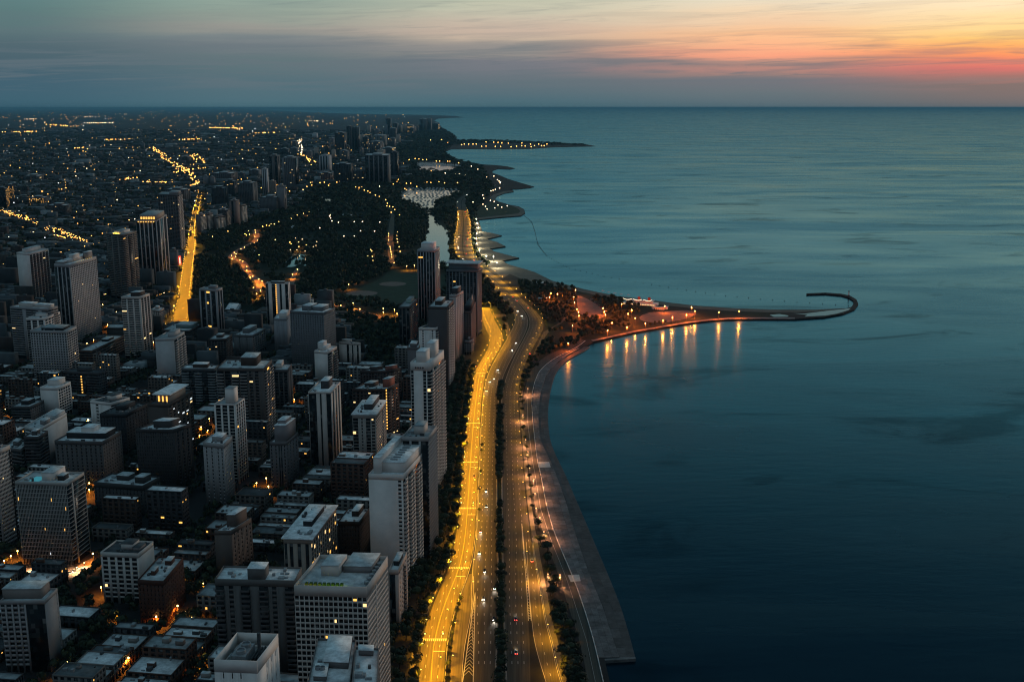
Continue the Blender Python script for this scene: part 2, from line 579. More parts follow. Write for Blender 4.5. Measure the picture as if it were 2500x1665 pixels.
SHORE = ([(1560, 2600), (1489, 1665), (1475.5, 1606), (1513, 1604), (1492, 1544), (1472, 1478), (1443, 1413), (1420, 1347), (1398, 1281),
          (1380, 1216), (1355, 1150), (1342, 1118), (1320, 1079), (1315, 1039), (1315, 986), (1326, 933), (1339, 907), (1350, 893),
          (1375, 874), (1400, 859), (1420, 848), (1447, 834)] +
         [Z('z6', *p) for p in [(800, 595), (950, 560), (1100, 535), (1250, 510), (1400, 493), (1550, 489), (1800, 490), (1950, 480),
                                (2050, 462), (2110, 438), (2131, 410), (2122, 388), (2088, 368), (2042, 358), (1960, 352), (1860, 356),
                                (1860, 361), (1960, 358), (2040, 365), (2080, 376), (2104, 392), (2108, 408), (2096, 426), (2070, 434),
                                (1900, 441), (1700, 441), (1500, 435), (1280, 420), (1150, 405), (1000, 385), (870, 370), (700, 335),
                                (530, 290), (440, 245), (400, 233), (300, 205), (270, 185)]] +
         [Z('z3', *p) for p in [(1385, 1430), (1300, 1410), (1150, 1370), (1120, 1345), (1260, 1325), (1180, 1285), (1085, 1258), (1225, 1225),
                                (1120, 1200), (1045, 1185), (1030, 1140), (1010, 1080), (1200, 1060), (1400, 1045), (1440, 1020), (1430, 985),
                                (1380, 958), (1290, 942), (1200, 915), (1160, 890), (1180, 860), (1250, 835), (1335, 822), (1330, 810),
                                (1290, 800), (1370, 798), (1480, 787), (1522, 776), (1400, 742), (1280, 705), (1200, 670), (1140, 650),
                                (1140, 630), (1190, 612), (1300, 618), (1345, 608), (1270, 590), (1180, 580), (1050, 572), (950, 555), (870, 540),
                                (780, 510), (720, 490), (690, 462), (760, 432), (900, 430), (1200, 433), (1500, 428), (1700, 414), (2090, 405),
                                (2000, 388), (1850, 380), (1700, 376), (1200, 362), (850, 354), (800, 340), (815, 320), (770, 306), (700, 290),
                                (600, 275), (680, 242), (660, 215), (650, 190), (600, 168), (640, 152), (700, 148), (880, 141), (800, 129), (600, 119)]] +
         [Z('z2', *p) for p in [(1400, 108), (1100, 98), (800, 86), (650, 78), (560, 72)]])

def land():
    pts = [P(u, v, GZ) for u, v in SHORE]
    pts = [Vector((x, y, GZ)) for x, y in ((-60000, FAR - 300), (-FAR + 300, FAR - 300), (-FAR + 300, -1400), (150, -1400))] + pts
    tri = tessellate_polygon([pts])
    n = len(pts)
    V = pts + [Vector((p.x, p.y, -3)) for p in pts]
    Fc = [tuple(t) for t in tri] + [(i, (i + 1) % n, n + (i + 1) % n, n + i) for i in range(n)]
    o = link('ground', py_mesh('ground', V, Fc, [M_EARTH]))
    o['kind'] = 'structure'
land()

# park, beaches, playing field ---------------------------------------
PARK = ([(470, 757), (476, 690), (480, 640), (486, 590), (505, 568), (590, 545), (640, 530), (690, 518), (740, 478), (765, 458), (870, 450),
         (960, 452), (985, 430), (1000, 405), (960, 390), (965, 360), (1000, 335), (1020, 318), (1075, 312), (1108, 330), (1115, 345), (1085, 372),
         (1110, 390), (1180, 410), (1190, 440), (1205, 460), (1190, 480), (1180, 500), (1165, 530), (1172, 560), (1168, 600), (1185, 640), (1200, 672),
         (1232, 705), (1262, 730), (1290, 755), (1300, 790), (1280, 830), (1262, 850), (1235, 840), (1200, 800), (1180, 770), (1095, 775), (1020, 810), (1010, 860), (985, 910),
         (905, 905), (875, 850), (835, 790), (800, 745), (700, 735), (640, 760), (560, 755)])
sheet('park_lawn', PARK, M_PARK, GZ + .004)
PEN = ([Z('p5', *p) for p in [(560, 850), (520, 760), (560, 640), (640, 500), (560, 330), (460, 230), (330, 60), (300, -60), (560, -60), (940, 20), (1150, 70), (1500, 160), (1850, 235), (2300, 285)]] +
       [Z('z6', *p) for p in [(1500, 445), (1700, 452), (1780, 470), (1700, 480), (1550, 480), (1400, 485), (1250, 503), (1100, 528), (950, 553), (800, 588), (720, 600)]] +
       [Z('p5', *p) for p in [(1100, 600), (1000, 690), (860, 760), (700, 800)]])
sheet('peninsula_lawn', PEN, M_PARK, GZ + .006)
sheet('playing_field', [Z('z5', *p) for p in [(900, 640), (1130, 540), (1260, 480), (1330, 400), (1580, 420), (1850, 440), (1850, 600), (1600, 720), (1200, 700), (960, 680)]], M_LAWN, GZ + .010, smooth=2)

def ellipse(zone, x0, x1, y0, y1, n=28):
    cx, cyy, a, b = (x0 + x1) / 2, (y0 + y1) / 2, (x1 - x0) / 2, (y1 - y0) / 2
    return [Z(zone, cx + a * math.cos(2 * math.pi * k / n) * (1 + .06 * math.sin(4 * math.pi * k / n)), cyy - b * math.sin(2 * math.pi * k / n)) for k in range(n)]
sheet('infield', ellipse('z5', 922, 1212, 602, 650), M_CLAY, GZ + .014)
sheet('infield', ellipse('z5', 1228, 1475, 520, 560), M_CLAY, GZ + .014)

BEACH = ([Z('z6', *p) for p in [(2060, 436), (1900, 441.6), (1700, 441.6), (1500, 435.6), (1280, 420.6), (1150, 405.6), (1000, 385.6), (870, 370.6), (700, 336), (530, 291), (442, 246), (402, 233), (302, 205), (272, 185)]] +
         [Z('z3', *p) for p in [(1380, 1430), (1300, 1411), (1150, 1371), (1115, 1345), (1255, 1325), (1180, 1286), (1080, 1258), (1220, 1225), (1120, 1201), (1040, 1185), (1025, 1140), (1000, 1080), (985, 1110), (985, 1230), (985, 1330), (1030, 1440), (1120, 1520), (1230, 1620)]] +
         [Z('z6', *p) for p in [(310, 255), (420, 300), (560, 320), (690, 350), (860, 385), (1000, 405), (1280, 436), (1500, 450), (1700, 456), (1900, 452)]])
sheet('beach', BEACH, M_SAND, GZ + .012)
sheet('spit_beach', [Z('z3', *p) for p in [(1012, 1078), (1200, 1058), (1398, 1043), (1436, 1020), (1426, 987), (1378, 962), (1300, 946), (1370, 975), (1398, 1000), (1380, 1020), (1300, 1032), (1180, 1044), (1010, 1062)]], M_SAND, GZ + .012)
sheet('cove_beach', [Z('z3', *p) for p in [(1195, 913), (1160, 890), (1180, 862), (1250, 837), (1333, 823), (1325, 812), (1240, 820), (1150, 850), (1110, 880), (1130, 908)]], M_SAND, GZ + .012)
sheet('spit_turf', [Z('z3', *p) for p in [(1010, 1060), (1180, 1043), (1300, 1031), (1380, 1018), (1396, 1000), (1368, 976), (1290, 950), (1180, 925), (1100, 920), (1000, 960), (985, 1030)]], M_LAWN, GZ + .014)

# sheltered waters ---------------------------------------------------
PONDS = {
    'south_pond': [(692, 643), (705, 635), (712, 627), (722, 622), (738, 621), (752, 626), (765, 634), (747, 638), (750, 647), (742, 650), (738, 643), (726, 646), (718, 652), (693, 652)],
    'small_pond': [(829, 632), (845, 630), (850, 637), (840, 645), (832, 646), (834, 639)],
    'north_pond': [Z('z2', *p) for p in [(1000, 880), (1090, 872), (1165, 868), (1172, 948), (1120, 935), (1060, 895)]],
    'lagoon': [Z('z3', *p) for p in [(500, 1012), (602, 1012), (620, 1090), (690, 1150), (772, 1222), (735, 1258), (740, 1350), (772, 1480)]] + [Z('z5', *p) for p in [(1890, 390), (1780, 390), (1700, 300), (1640, 130)]] + [Z('z3', *p) for p in [(480, 1290), (548, 1180), (552, 1080)]],
    'near_harbor': [Z('z3', *p) for p in [(285, 905), (295, 830), (370, 788), (600, 783), (862, 793), (830, 822), (745, 880), (655, 900), (600, 950), (590, 1000), (500, 1000), (500, 975), (410, 952), (330, 922)]],
    'far_harbor': [Z('z3', *p) for p in [(438, 602), (450, 560), (600, 558), (840, 578), (864, 610), (730, 640), (700, 642), (600, 626), (500, 631)]],
}
for k, p in PONDS.items():
    o = sheet('pond_water', p, POND, GZ + .016, smooth=1)
sheet('pond_water', [Z('z6', *p) for p in [(1790, 460), (1850, 462), (1970, 447), (2040, 440), (2092, 434), (2080, 444), (2020, 462), (1960, 472), (1850, 477), (1865, 468)]], POND, GZ + .016)
sheet('pond_water', [Z('z6', *p) for p in [(1668, 468), (1720, 464), (1768, 472), (1760, 478), (1690, 479)]], POND, GZ + .016)

# roads --------------------------------------------------------------
INNER = Road([(1760, 1008, 1078), (1665, 1023, 1082), (1610, 1024, 1086), (1564, 1030, 1089), (1478, 1055, 1111), (1386, 1098, 1147), (1314, 1113, 1158), (1242, 1121, 1162),
              (1150, 1128, 1167), (1129, 1129, 1168), (1033, 1139, 1172), (964, 1150, 1176.5), (914, 1156, 1185), (890, 1168, 1196), (866, 1184, 1212),
              (840, 1196, 1226), (820, 1195, 1229), (800, 1184, 1218), (783, 1178, 1208), (768, 1176, 1202), (752, 1172, 1196)])
SB = Road([(1760, 1155, 1208), (1665, 1155, 1209), (1610, 1155, 1211), (1564, 1154, 1213), (1478, 1147, 1216), (1440, 1150, 1216), (1386, 1152, 1216), (1314, 1163, 1213), (1242, 1166, 1213),
           (1150, 1170, 1212), (1033, 1174, 1216), (964, 1179, 1216), (914, 1189, 1229), (858, 1219, 1258), (826, 1239, 1277), (800, 1252, 1288), (783, 1260, 1290), (765, 1256, 1284),
           (744, 1240, 1267), (725, 1222, 1250), (699, 1200, 1222), (681, 1183, 1202), (660, 1150, 1175), (640, 1121, 1139), (621, 1110, 1130), (595, 1108, 1127.5), (574, 1112, 1129), (542, 1118, 1131.5),
           (515, 1115, 1127.5), (497, 1112, 1124), (486, 1118, 1128), (478, 1131, 1139), (470, 1152, 1159), (464, 1169, 1175)])
NB = Road([(1760, 1238, 1296), (1665, 1237, 1295), (1564, 1233, 1293), (1511, 1231, 1290), (1446, 1229, 1287), (1370, 1227, 1293), (1314, 1226, 1296), (1242, 1226, 1286),
           (1150, 1225, 1277), (1129, 1225, 1277), (1033, 1225, 1269), (964, 1224, 1264), (914, 1237, 1272), (858, 1262, 1296), (826, 1280, 1314), (800, 1292, 1328), (783, 1294, 1326), (765, 1288, 1314),
           (744, 1270, 1289), (725, 1253, 1269), (699, 1225, 1244), (681, 1205, 1220), (660, 1177, 1190), (640, 1141, 1165), (621, 1132, 1155), (595, 1129.5, 1151), (574, 1131, 1149.5), (542, 1133.5, 1149.5),
           (515, 1129, 1141.5), (497, 1126, 1135), (486, 1130, 1139), (478, 1141, 1148), (470, 1160, 1166), (464, 1176, 1182)])
EXITR = Road([(1760, 1096, 1126), (1665, 1099, 1128), (1610, 1101, 1131), (1564, 1105, 1137), (1511, 1113, 1149), (1446, 1127, 1158), (1400, 1143, 1156)], GZ + .012)
ENTRY = Road([(1760, 1350, 1398), (1700, 1340, 1382), (1665, 1333, 1370), (1620, 1318, 1357), (1564, 1303, 1346), (1511, 1297, 1330), (1446, 1291, 1321), (1370, 1287, 1306), (1314, 1284, 1298)], GZ + .012)
CLARK = Road([(800, 416, 458), (784, 422, 462), (736, 434, 466), (690, 441, 470), (643, 447, 475), (603, 456, 480), (563, 463.5, 476.5), (540, 467, 481), (515, 472, 488), (490, 480, 492), (474, 484, 495)])
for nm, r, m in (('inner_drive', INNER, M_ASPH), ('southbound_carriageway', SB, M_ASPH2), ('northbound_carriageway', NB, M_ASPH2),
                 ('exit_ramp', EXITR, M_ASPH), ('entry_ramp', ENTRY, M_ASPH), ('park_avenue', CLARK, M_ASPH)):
    r.build(nm, m)
STOCK = Road([(650, 950, 968), (635, 948, 962), (610, 947, 962), (585, 946, 960), (565, 948, 961), (545, 950, 962), (525, 956, 964), (510, 949, 957), (497, 938, 946), (487, 922, 930), (475, 903, 910), (462, 880, 886)])
STOCK.build('park_road', M_ASPH)
RAMP = [Z('p5', *p) for p in [(560, 600), (600, 520), (690, 470), (780, 410), (835, 360), (850, 310), (825, 260), (838, 250), (868, 310), (858, 375), (790, 430), (700, 490), (650, 530), (590, 620), (540, 720), (500, 790), (470, 800)]]
sheet('beach_ramp', RAMP, M_ASPH, GZ + .018)
sheet('crossing_road', [Z('z6', *p) for p in [(160, 462), (290, 466), (292, 476), (240, 482), (168, 484)]], M_ASPH, GZ + .018)
sheet('slip_road', [Z('p5', *p) for p in [(150, 410), (185, 415), (215, 500), (222, 600), (190, 690), (120, 790), (60, 850), (20, 880), (60, 800), (130, 730), (170, 650), (178, 560), (150, 480)]], M_ASPH, GZ + .018)
M_LOT = surf('parking_asphalt', (.13, .105, .085), .85, .25, .1, .3)
sheet('parking_lot', [Z('p5', *p) for p in [(975, 90), (1110, 140), (1250, 232), (1320, 325), (1245, 378), (1130, 352), (1060, 332), (1000, 300), (985, 200)]], M_LOT, GZ + .018, smooth=2)
sheet('parking_lot', [Z('p5', *p) for p in [(1690, 340), (1850, 285), (2330, 268), (2360, 330), (2110, 402), (1850, 412), (1720, 392)]], M_LOT, GZ + .018, smooth=1)
sheet('forecourt', [Z('y4', *p) for p in [(150, 720), (560, 712), (690, 640), (700, 690), (560, 790), (430, 800), (200, 790)]], M_LOT, GZ + .018)

TRAIL = [Z('d9', *q) for q in ((1120, 958), (1150, 1060), (1160, 1140), (1040, 1225), (930, 1280), (840, 1320), (730, 1395), (670, 1450), (690, 1510), (780, 1530), (885, 1560))] + [Z('z5', *q) for q in ((5, 400), (20, 450), (70, 480), (125, 510), (140, 560), (120, 610), (70, 645))]
def trail(name, pix, w, mat):
    c = smooth_line([P(u, v, GZ + .02) for u, v in pix], 3)
    l, r = [], []
    for i, q in enumerate(c):
        t = (c[min(i + 1, len(c) - 1)] - c[max(i - 1, 0)]).normalized()
        n = Vector((t.y, -t.x, 0)) * w / 2
        l.append(q - n); r.append(q + n)
    n = len(c)
    o = link(name, py_mesh(name, l + r, [(i, n + i, n + i + 1, i + 1) for i in range(n - 1)], [mat]))
    o['kind'] = 'structure'
    return c
TRAIL_C = trail('park_path', TRAIL, 15, M_LOT)
TRAIL_C += trail('park_path', [Z('z5', *q) for q in ((790, 735), (880, 745), (960, 765), (1050, 790), (1130, 815), (1200, 830), (1290, 860), (1330, 880))], 12, M_LOT)
TRAIL_C += trail('park_path', [Z('z5', *q) for q in ((480, 400), (440, 460), (425, 520), (415, 590))], 9, M_LOT)

# lane markings -------------------------------------------------------
q = []
SB.marks(q, [.25, .5, .75], 3.2, 9, .30, 60, 1500)
SB.marks(q, [.02, .98], 40, 0, .22, 40, 1500)
NB.marks(q, [.25, .5, .75], 3.2, 9, .30, 60, 1500)
NB.marks(q, [.02], 40, 0, .22, 40, 1500)
EXITR.marks(q, [.97], 12, 0, .25)
ENTRY.marks(q, [.45], 3.2, 9, .3, 10, 330)
ENTRY.marks(q, [.03, .97], 12, 0, .25)
quads_obj('lane_marking', q, M_PAINT, GZ + .030, kind='structure')
q = []
INNER.marks(q, [.25, .75], 3, 9, .26, 20, 900)
CR = [1610, 1564, 1386, 1242, 1129, 1033, 914]
def dist_of_v(road, v):
    vs_ = [proj(*((a + b) / 2))[1] for a, b in zip(road.L, road.R)]
    return float(np.interp(-v, [-x for x in vs_], road.d))
for v in (1564, 1388, 1242, 1129, 1034, 912):      # zebra crossings and stop lines
    d = dist_of_v(INNER, v)
    w = INNER.width(d)
    n = int(w / 1.15)
    for k in range(n):
        f0, f1 = (k + .2) / n, (k + .72) / n
        q.append((INNER.at(d, f0), INNER.at(d, f1), INNER.at(d + 3.2, f1), INNER.at(d + 3.2, f0)))
    q.append((INNER.at(d - 13, .5), INNER.at(d - 13, .98), INNER.at(d - 12.2, .98), INNER.at(d - 12.2, .5)))
quads_obj('crosswalk_marking', q, M_PAINT, GZ + .030)
q = []
INNER.marks(q, [.49, .51], 20, 0, .16, 20, 900)
quads_obj('center_line', q, M_YPAINT, GZ + .031)
# hatched gores between the ramps and the main lanes
q = []
gl = [P(*Z('y6', x, y)) for x, y in ((640, 900), (545, 1568))]
gr = [P(*Z('y6', x, y)) for x, y in ((640, 900), (625, 1568))]
for side in (gl, gr):
    a, b = side; nrm = Vector((.25, 0, 0))
    q.append((a - nrm, a + nrm, b + nrm, b - nrm))
for k in range(1, 26):
    t = k / 26 * .98
    a, b = gl[0].lerp(gl[1], t), gr[0].lerp(gr[1], t)
    m = (a + b) / 2 + Vector((0, 5.0 * t + 1, 0))
    for e in (a, b):
        q.append((e, e + Vector((0, .55, 0)), m + Vector((0, .55, 0)), m))
ga = [P(*Z('y6', x, y)) for x, y in ((985, 390), (1000, 600), (1018, 800), (1030, 1000), (1035, 1110))]
gb = [P(*Z('y6', x, y)) for x, y in ((987, 390), (1006, 600), (1030, 800), (1047, 1000), (1056, 1110))]
for line in (ga, gb):
    for a, b in zip(line[:-1], line[1:]):
        nrm = Vector((.2, 0, 0)); q.append((a - nrm, a + nrm, b + nrm, b - nrm))
for i in range(4):
    for k in range(9):
        t = k / 9
        a, b = ga[i].lerp(ga[i + 1], t), gb[i].lerp(gb[i + 1], t)
        q.append((a, a + Vector((0, .5, 0)), b + Vector((0, 1.6, 0)), b + Vector((0, 1.1, 0))))
quads_obj('gore_marking', q, M_PAINT, GZ + .034)

# planted strips and walls beside the carriageways --------------------
def strip(name, Lp, Rp, mat, z, h=0.0, kind='structure', parent=None):
    l = smooth_line([P(u, v, z) for u, v in Lp]); r = smooth_line([P(u, v, z) for u, v in Rp])
    n = len(l)
    V = l + r; Fc = [(i, n + i, n + i + 1, i + 1) for i in range(n - 1)]
    if h:
        V = V + [Vector((p.x, p.y, z - h)) for p in l + r]
        m = 2 * n
        Fc += [(i, i + 1, m + i + 1, m + i) for i in range(n - 1)] + [(n + i + 1, n + i, m + n + i, m + n + i + 1) for i in range(n - 1)]
        Fc += [(0, m, m + n, n), (n - 1, 2 * n - 1, m + 2 * n - 1, m + n - 1)]
    o = link(name, py_mesh(name, V, Fc, [mat]), parent)
    if kind: o['kind'] = kind
    return o

def pix_of(p):
    return proj(p.x, p.y, p.z)
MED_L = [pix_of(SB.at(d, 1.0) + Vector((.6, 0, 0))) for d in np.linspace(0, 640, 30)]
MED_R = []
for u, v in MED_L:
    MED_R.append(pix_of(NB.at(dist_of_v(NB, v), 0.0) + Vector((-.6, 0, 0))))
strip('median_bed', MED_L, MED_R, M_PARK, GZ + .15, .3)
M_BARR = surf('barrier_concrete', (.30, .29, .27), .85, .2, .5, .3)

def wall_run(acc, pts, w, h, z0=GZ - .2):
    for a, b in zip(pts[:-1], pts[1:]):
        t = (b - a); t.z = 0
        n = Vector((t.y, -t.x, 0)).normalized() * w
        a2 = Vector((a.x, a.y, z0)) - n / 2
        acc.box(a2, t, n, (0, 0, h + GZ - z0))
def barrier(name, road, f, d0, d1, off, label, h=.85, w=.35, cat='barrier'):
    acc = Acc()
    pts = [road.at(d, f) + Vector((off, 0, 0)) for d in np.arange(d0, d1, 11)]
    wall_run(acc, pts, w, h)
    o = acc.build(name, M_BARR)
    tagp(o, label, cat)
barrier('crash_barrier', SB, 1.0, 0, 640, .3, 'low concrete barrier along the southbound side of the planted median')
barrier('crash_barrier', NB, 0.0, 0, 640, -.3, 'low concrete barrier along the northbound side of the planted median')
barrier('divider_wall', INNER, 1.0, 0, 560, .9, 'low concrete wall dividing the bright inner drive from the expressway', 1.0)
barrier('guard_rail', ENTRY, 1.0, 0, 300, .5, 'low parapet along the lake side of the entry ramp', .8)

# kerbed sidewalk west of the inner drive and the walk beside the ramp
SWL = [pix_of(INNER.at(d, 0) + Vector((-5.2, 0, 0))) for d in np.linspace(0, 760, 36)]
SWR = [pix_of(INNER.at(d, 0) + Vector((-1.6, 0, 0))) for d in np.linspace(0, 760, 36)]
strip('sidewalk', SWL, SWR, M_WALK, GZ + .14, .3)
E0 = [ENTRY.at(d, 1) for d in np.linspace(0, ENTRY.len, 14)] + [NB.at(d, 1) for d in np.linspace(dist_of_v(NB, 1290), dist_of_v(NB, 930), 12)]
strip('shoulder_walk', [pix_of(p + Vector((1.0, 0, 0))) for p in E0], [pix_of(p + Vector((4.2, 0, 0))) for p in E0], M_WALK, GZ + .14, .3)

# lakefront path, its white seat wall and the two-step promenade ------
PATH_L = [(1448, 1760), (1436, 1665), (1416, 1564), (1387, 1478), (1367, 1413), (1331, 1314), (1306, 1242), (1292, 1150), (1290, 1129), (1277, 1033), (1277, 964), (1291, 914), (1307, 890), (1334, 868), (1370, 852), (1400, 838), (1416, 826)]
PATH_R = [(1486, 1760), (1472, 1665), (1449, 1564), (1423, 1478), (1400, 1413), (1357, 1314), (1334, 1242), (1318, 1150), (1311, 1129), (1300, 1033), (1296, 964), (1310, 914), (1328, 893), (1356, 873), (1388, 858), (1412, 845), (1428, 832)]
strip('lakefront_path', PATH_L, PATH_R, M_ASPH2, GZ + .02)
sheet('path_marking', [(u - (u - l) * .5 - .3, v) for (u, v), (l, _) in zip(PATH_R[:11], PATH_L[:11])] + [(u - (u - l) * .5 + .3, v) for (u, v), (l, _) in list(zip(PATH_R[:11], PATH_L[:11]))[::-1]], M_PAINT, GZ + .03)
seat = Acc()
pr = smooth_line([P(u + 1, v) for u, v in PATH_R[1:]], 2)
wall_run(seat, pr, .55, .42)
M_SEAT = surf('pale_coping', (.46, .45, .44), .8, .15, .5, .3)
o = seat.build('seat_wall', M_SEAT)
tagp(o, 'pale low coping wall curving between the lakefront path and the promenade', 'wall')

UP_R = [(1522, 1640), (1513, 1604), (1492, 1544), (1472, 1478), (1443, 1413), (1420, 1347), (1398, 1281), (1380, 1216), (1355, 1150), (1342, 1118), (1320, 1079), (1315, 1039), (1315, 986), (1326, 933), (1339, 907), (1350, 893), (1375, 874), (1400, 859), (1420, 848)]
LO_R = [(1560, 1640), (1551, 1604), (1535, 1544), (1515, 1478), (1489, 1413), (1461, 1347), (1433, 1281), (1405, 1216), (1377, 1150), (1360, 1118), (1344, 1079), (1338, 1039), (1338, 986), (1348, 933), (1358, 906), (1374, 888), (1399, 870), (1424, 858), (1440, 846)]
IN_R = [(1474, 1665), (1460, 1604), (1444, 1544), (1425, 1478), (1402, 1413), (1371, 1347), (1349, 1281), (1329, 1216), (1320, 1150), (1310, 1118), (1307, 1079), (1303, 1036), (1300, 975), (1309, 918), (1319, 905), (1330, 894), (1357, 875), (1389, 860), (1412, 847)]

def slab_rows(name, La, Ra, mat, z, th, ncol, along, z_r=None):
    """A pavement of separately cast slabs with open joints, each slab an object of its own."""
    l = [P(u, v, z) for u, v in La][1:] ; r = [P(u, v, z) for u, v in Ra][1:]
    l, r = smooth_line(l, 2), smooth_line(r, 2)
    d = [0.0]
    for i in range(1, len(l)):
        d.append(d[-1] + (((l[i] + r[i]) - (l[i - 1] + r[i - 1])) / 2).length)
    la, ra = np.array([list(p) for p in l]), np.array([list(p) for p in r])
    at = lambda x, f: np.array([np.interp(x, d, la[:, i]) * (1 - f) + np.interp(x, d, ra[:, i]) * f for i in range(3)])
    root = strip(name, La[1:], Ra[1:], M_CONC2, z - .10, 2.6)
    x, i = 0.0, 0
    meshes = []
    g = .05
    while x + along < d[-1]:
        for k in range(ncol):
            f0, f1 = k / ncol, (k + 1) / ncol
            dz = random.uniform(-.03, .03)
            q = [at(x + g, f0 + .004), at(x + g, f1 - .004), at(x + along - g, f1 - .004), at(x + along - g, f0 + .004)]
            top = [(p[0], p[1], z + dz) for p in q]; bot = [(p[0], p[1], z - .12) for p in q]
            me = py_mesh('concrete_slab', top + bot, [(0, 1, 2, 3), (0, 4, 5, 1), (1, 5, 6, 2), (2, 6, 7, 3), (3, 7, 4, 0)], [random.choice(mat)])
            link('concrete_slab', me, root)
            i += 1
        x += along
    return i
CONCS = [surf('cast_concrete_%d' % i, (c * 1.22, c * 1.15, c * 1.16), .85, .45, .20, .25) for i, c in enumerate((.075, .088, .10, .115, .08))]
CONCL = [surf('wet_step_%d' % i, (c * 1.18, c * 1.10, c * 1.12), .7, .45, .20, .3) for i, c in enumerate((.036, .045, .055))]
slab_rows('promenade', IN_R, UP_R, CONCS, GZ + .05, .2, 3, 9.0)
slab_rows('lower_promenade', UP_R, LO_R, CONCL, GZ - .9, .2, 2, 12.0)
sheet('end_ramp', [(1460, 1604), (1551, 1603), (1552, 1607), (1474, 1612)], M_CONC2, GZ - .2, skirt=2)
sheet('pale_pad', [Z('y6', *p) for p in [(1328, 772), (1412, 768), (1424, 815), (1350, 822)]], M_SEAT, GZ + .10)
sheet('pale_pad', [Z('y3', *p) for p in [(2118, 1235), (2225, 1232), (2240, 1282), (2128, 1285)]], M_SEAT, GZ + .10)
bol = strip('shore_walk', [Z('z6', *p) for p in [(735, 600), (800, 588), (950, 552), (1100, 527), (1250, 502), (1400, 485), (1550, 481), (1800, 482)]],
            [Z('z6', *p) for p in [(745, 606), (800, 594.5), (950, 559.5), (1100, 534.5), (1250, 509.5), (1400, 492.5), (1550, 488.5), (1800, 489.5)]], M_CONC, GZ + .05, .1)

# ================================================================== buildings
UNIT = py_mesh('unit_box', [(x, y, z) for z in (0, 1) for y in (0, 1) for x in (0, 1)], [tuple(f) for f in _BQ.tolist()], [])
UNITS = {}
def unit(mat):
    if mat.name not in UNITS:
        me = UNIT.copy(); me.materials.clear(); me.materials.append(mat); UNITS[mat.name] = me
    return UNITS[mat.name]

def ubox(name, mat, o, a, b, c, parent, org=None):
    """A box part that shares its mesh with all alike ones."""
    ob = link(name, unit(mat), parent)
    m = Matrix.Identity(4)
    for i, v in enumerate((a, b, c)):
        for k in range(3): m[k][i] = v[k]
    for k in range(3): m[k][3] = o[k] - (org if org is not None else parent.location)[k]
    ob.matrix_local = m
    return ob

DISC = None
def drum_mesh(mat, hollow=False):
    key = 'drum_' + mat.name + str(hollow)
    if key in UNITS: return UNITS[key]
    v, f = [], []
    n = 14
    for r, z in ((1, 0), (1, 1), (.82, 1), (.82, .55)) if hollow else ((1, 0), (1, 1)):
        v += [(r * math.cos(2 * math.pi * k / n), r * math.sin(2 * math.pi * k / n), z) for k in range(n)]
    rows = len(v) // n
    for i in range(rows - 1):
        f += [(i * n + k, i * n + (k + 1) % n, (i + 1) * n + (k + 1) % n, (i + 1) * n + k) for k in range(n)]
    f.append(tuple((rows - 1) * n + k for k in range(n)))
    UNITS[key] = py_mesh('drum', v, f, [mat])
    return UNITS[key]

M_METAL = surf('grey_plant', (.24, .25, .26), .6, .3, .6, .4, .2)
M_DARKM = surf('dark_plant', (.05, .052, .055), .7, .3, .6, .4)
M_POOL = emit('lit_pool', (.06, .42, .46), .16)
M_GREENLEAF = surf('roof_shrub', (.05, .09, .02), .9, .5, 1.2, .1)

TOWERS = []            # (nick, footprint polygon in plan, centre, height) for the layout of everything lower
WT = {'|': .34, '.': 1, 'w': 1, 'W': 1, 'r': 1, 'g': 1, 'k': 1, 'b': 1.2, 's': .8, 'p': 1}

def parse(pat):
    out, i = [], 0
    while i < len(pat):
        ch = pat[i]; i += 1
        num = ''
        while i < len(pat) and (pat[i].isdigit() or pat[i] == '~'):
            num += pat[i]; i += 1
        rep, wt = 1, WT[ch]
        if num.startswith('~'):
            wt = int(num[1:]) / 10
        elif num:
            rep = int(num)
        out += [(ch, wt)] * rep
    return out

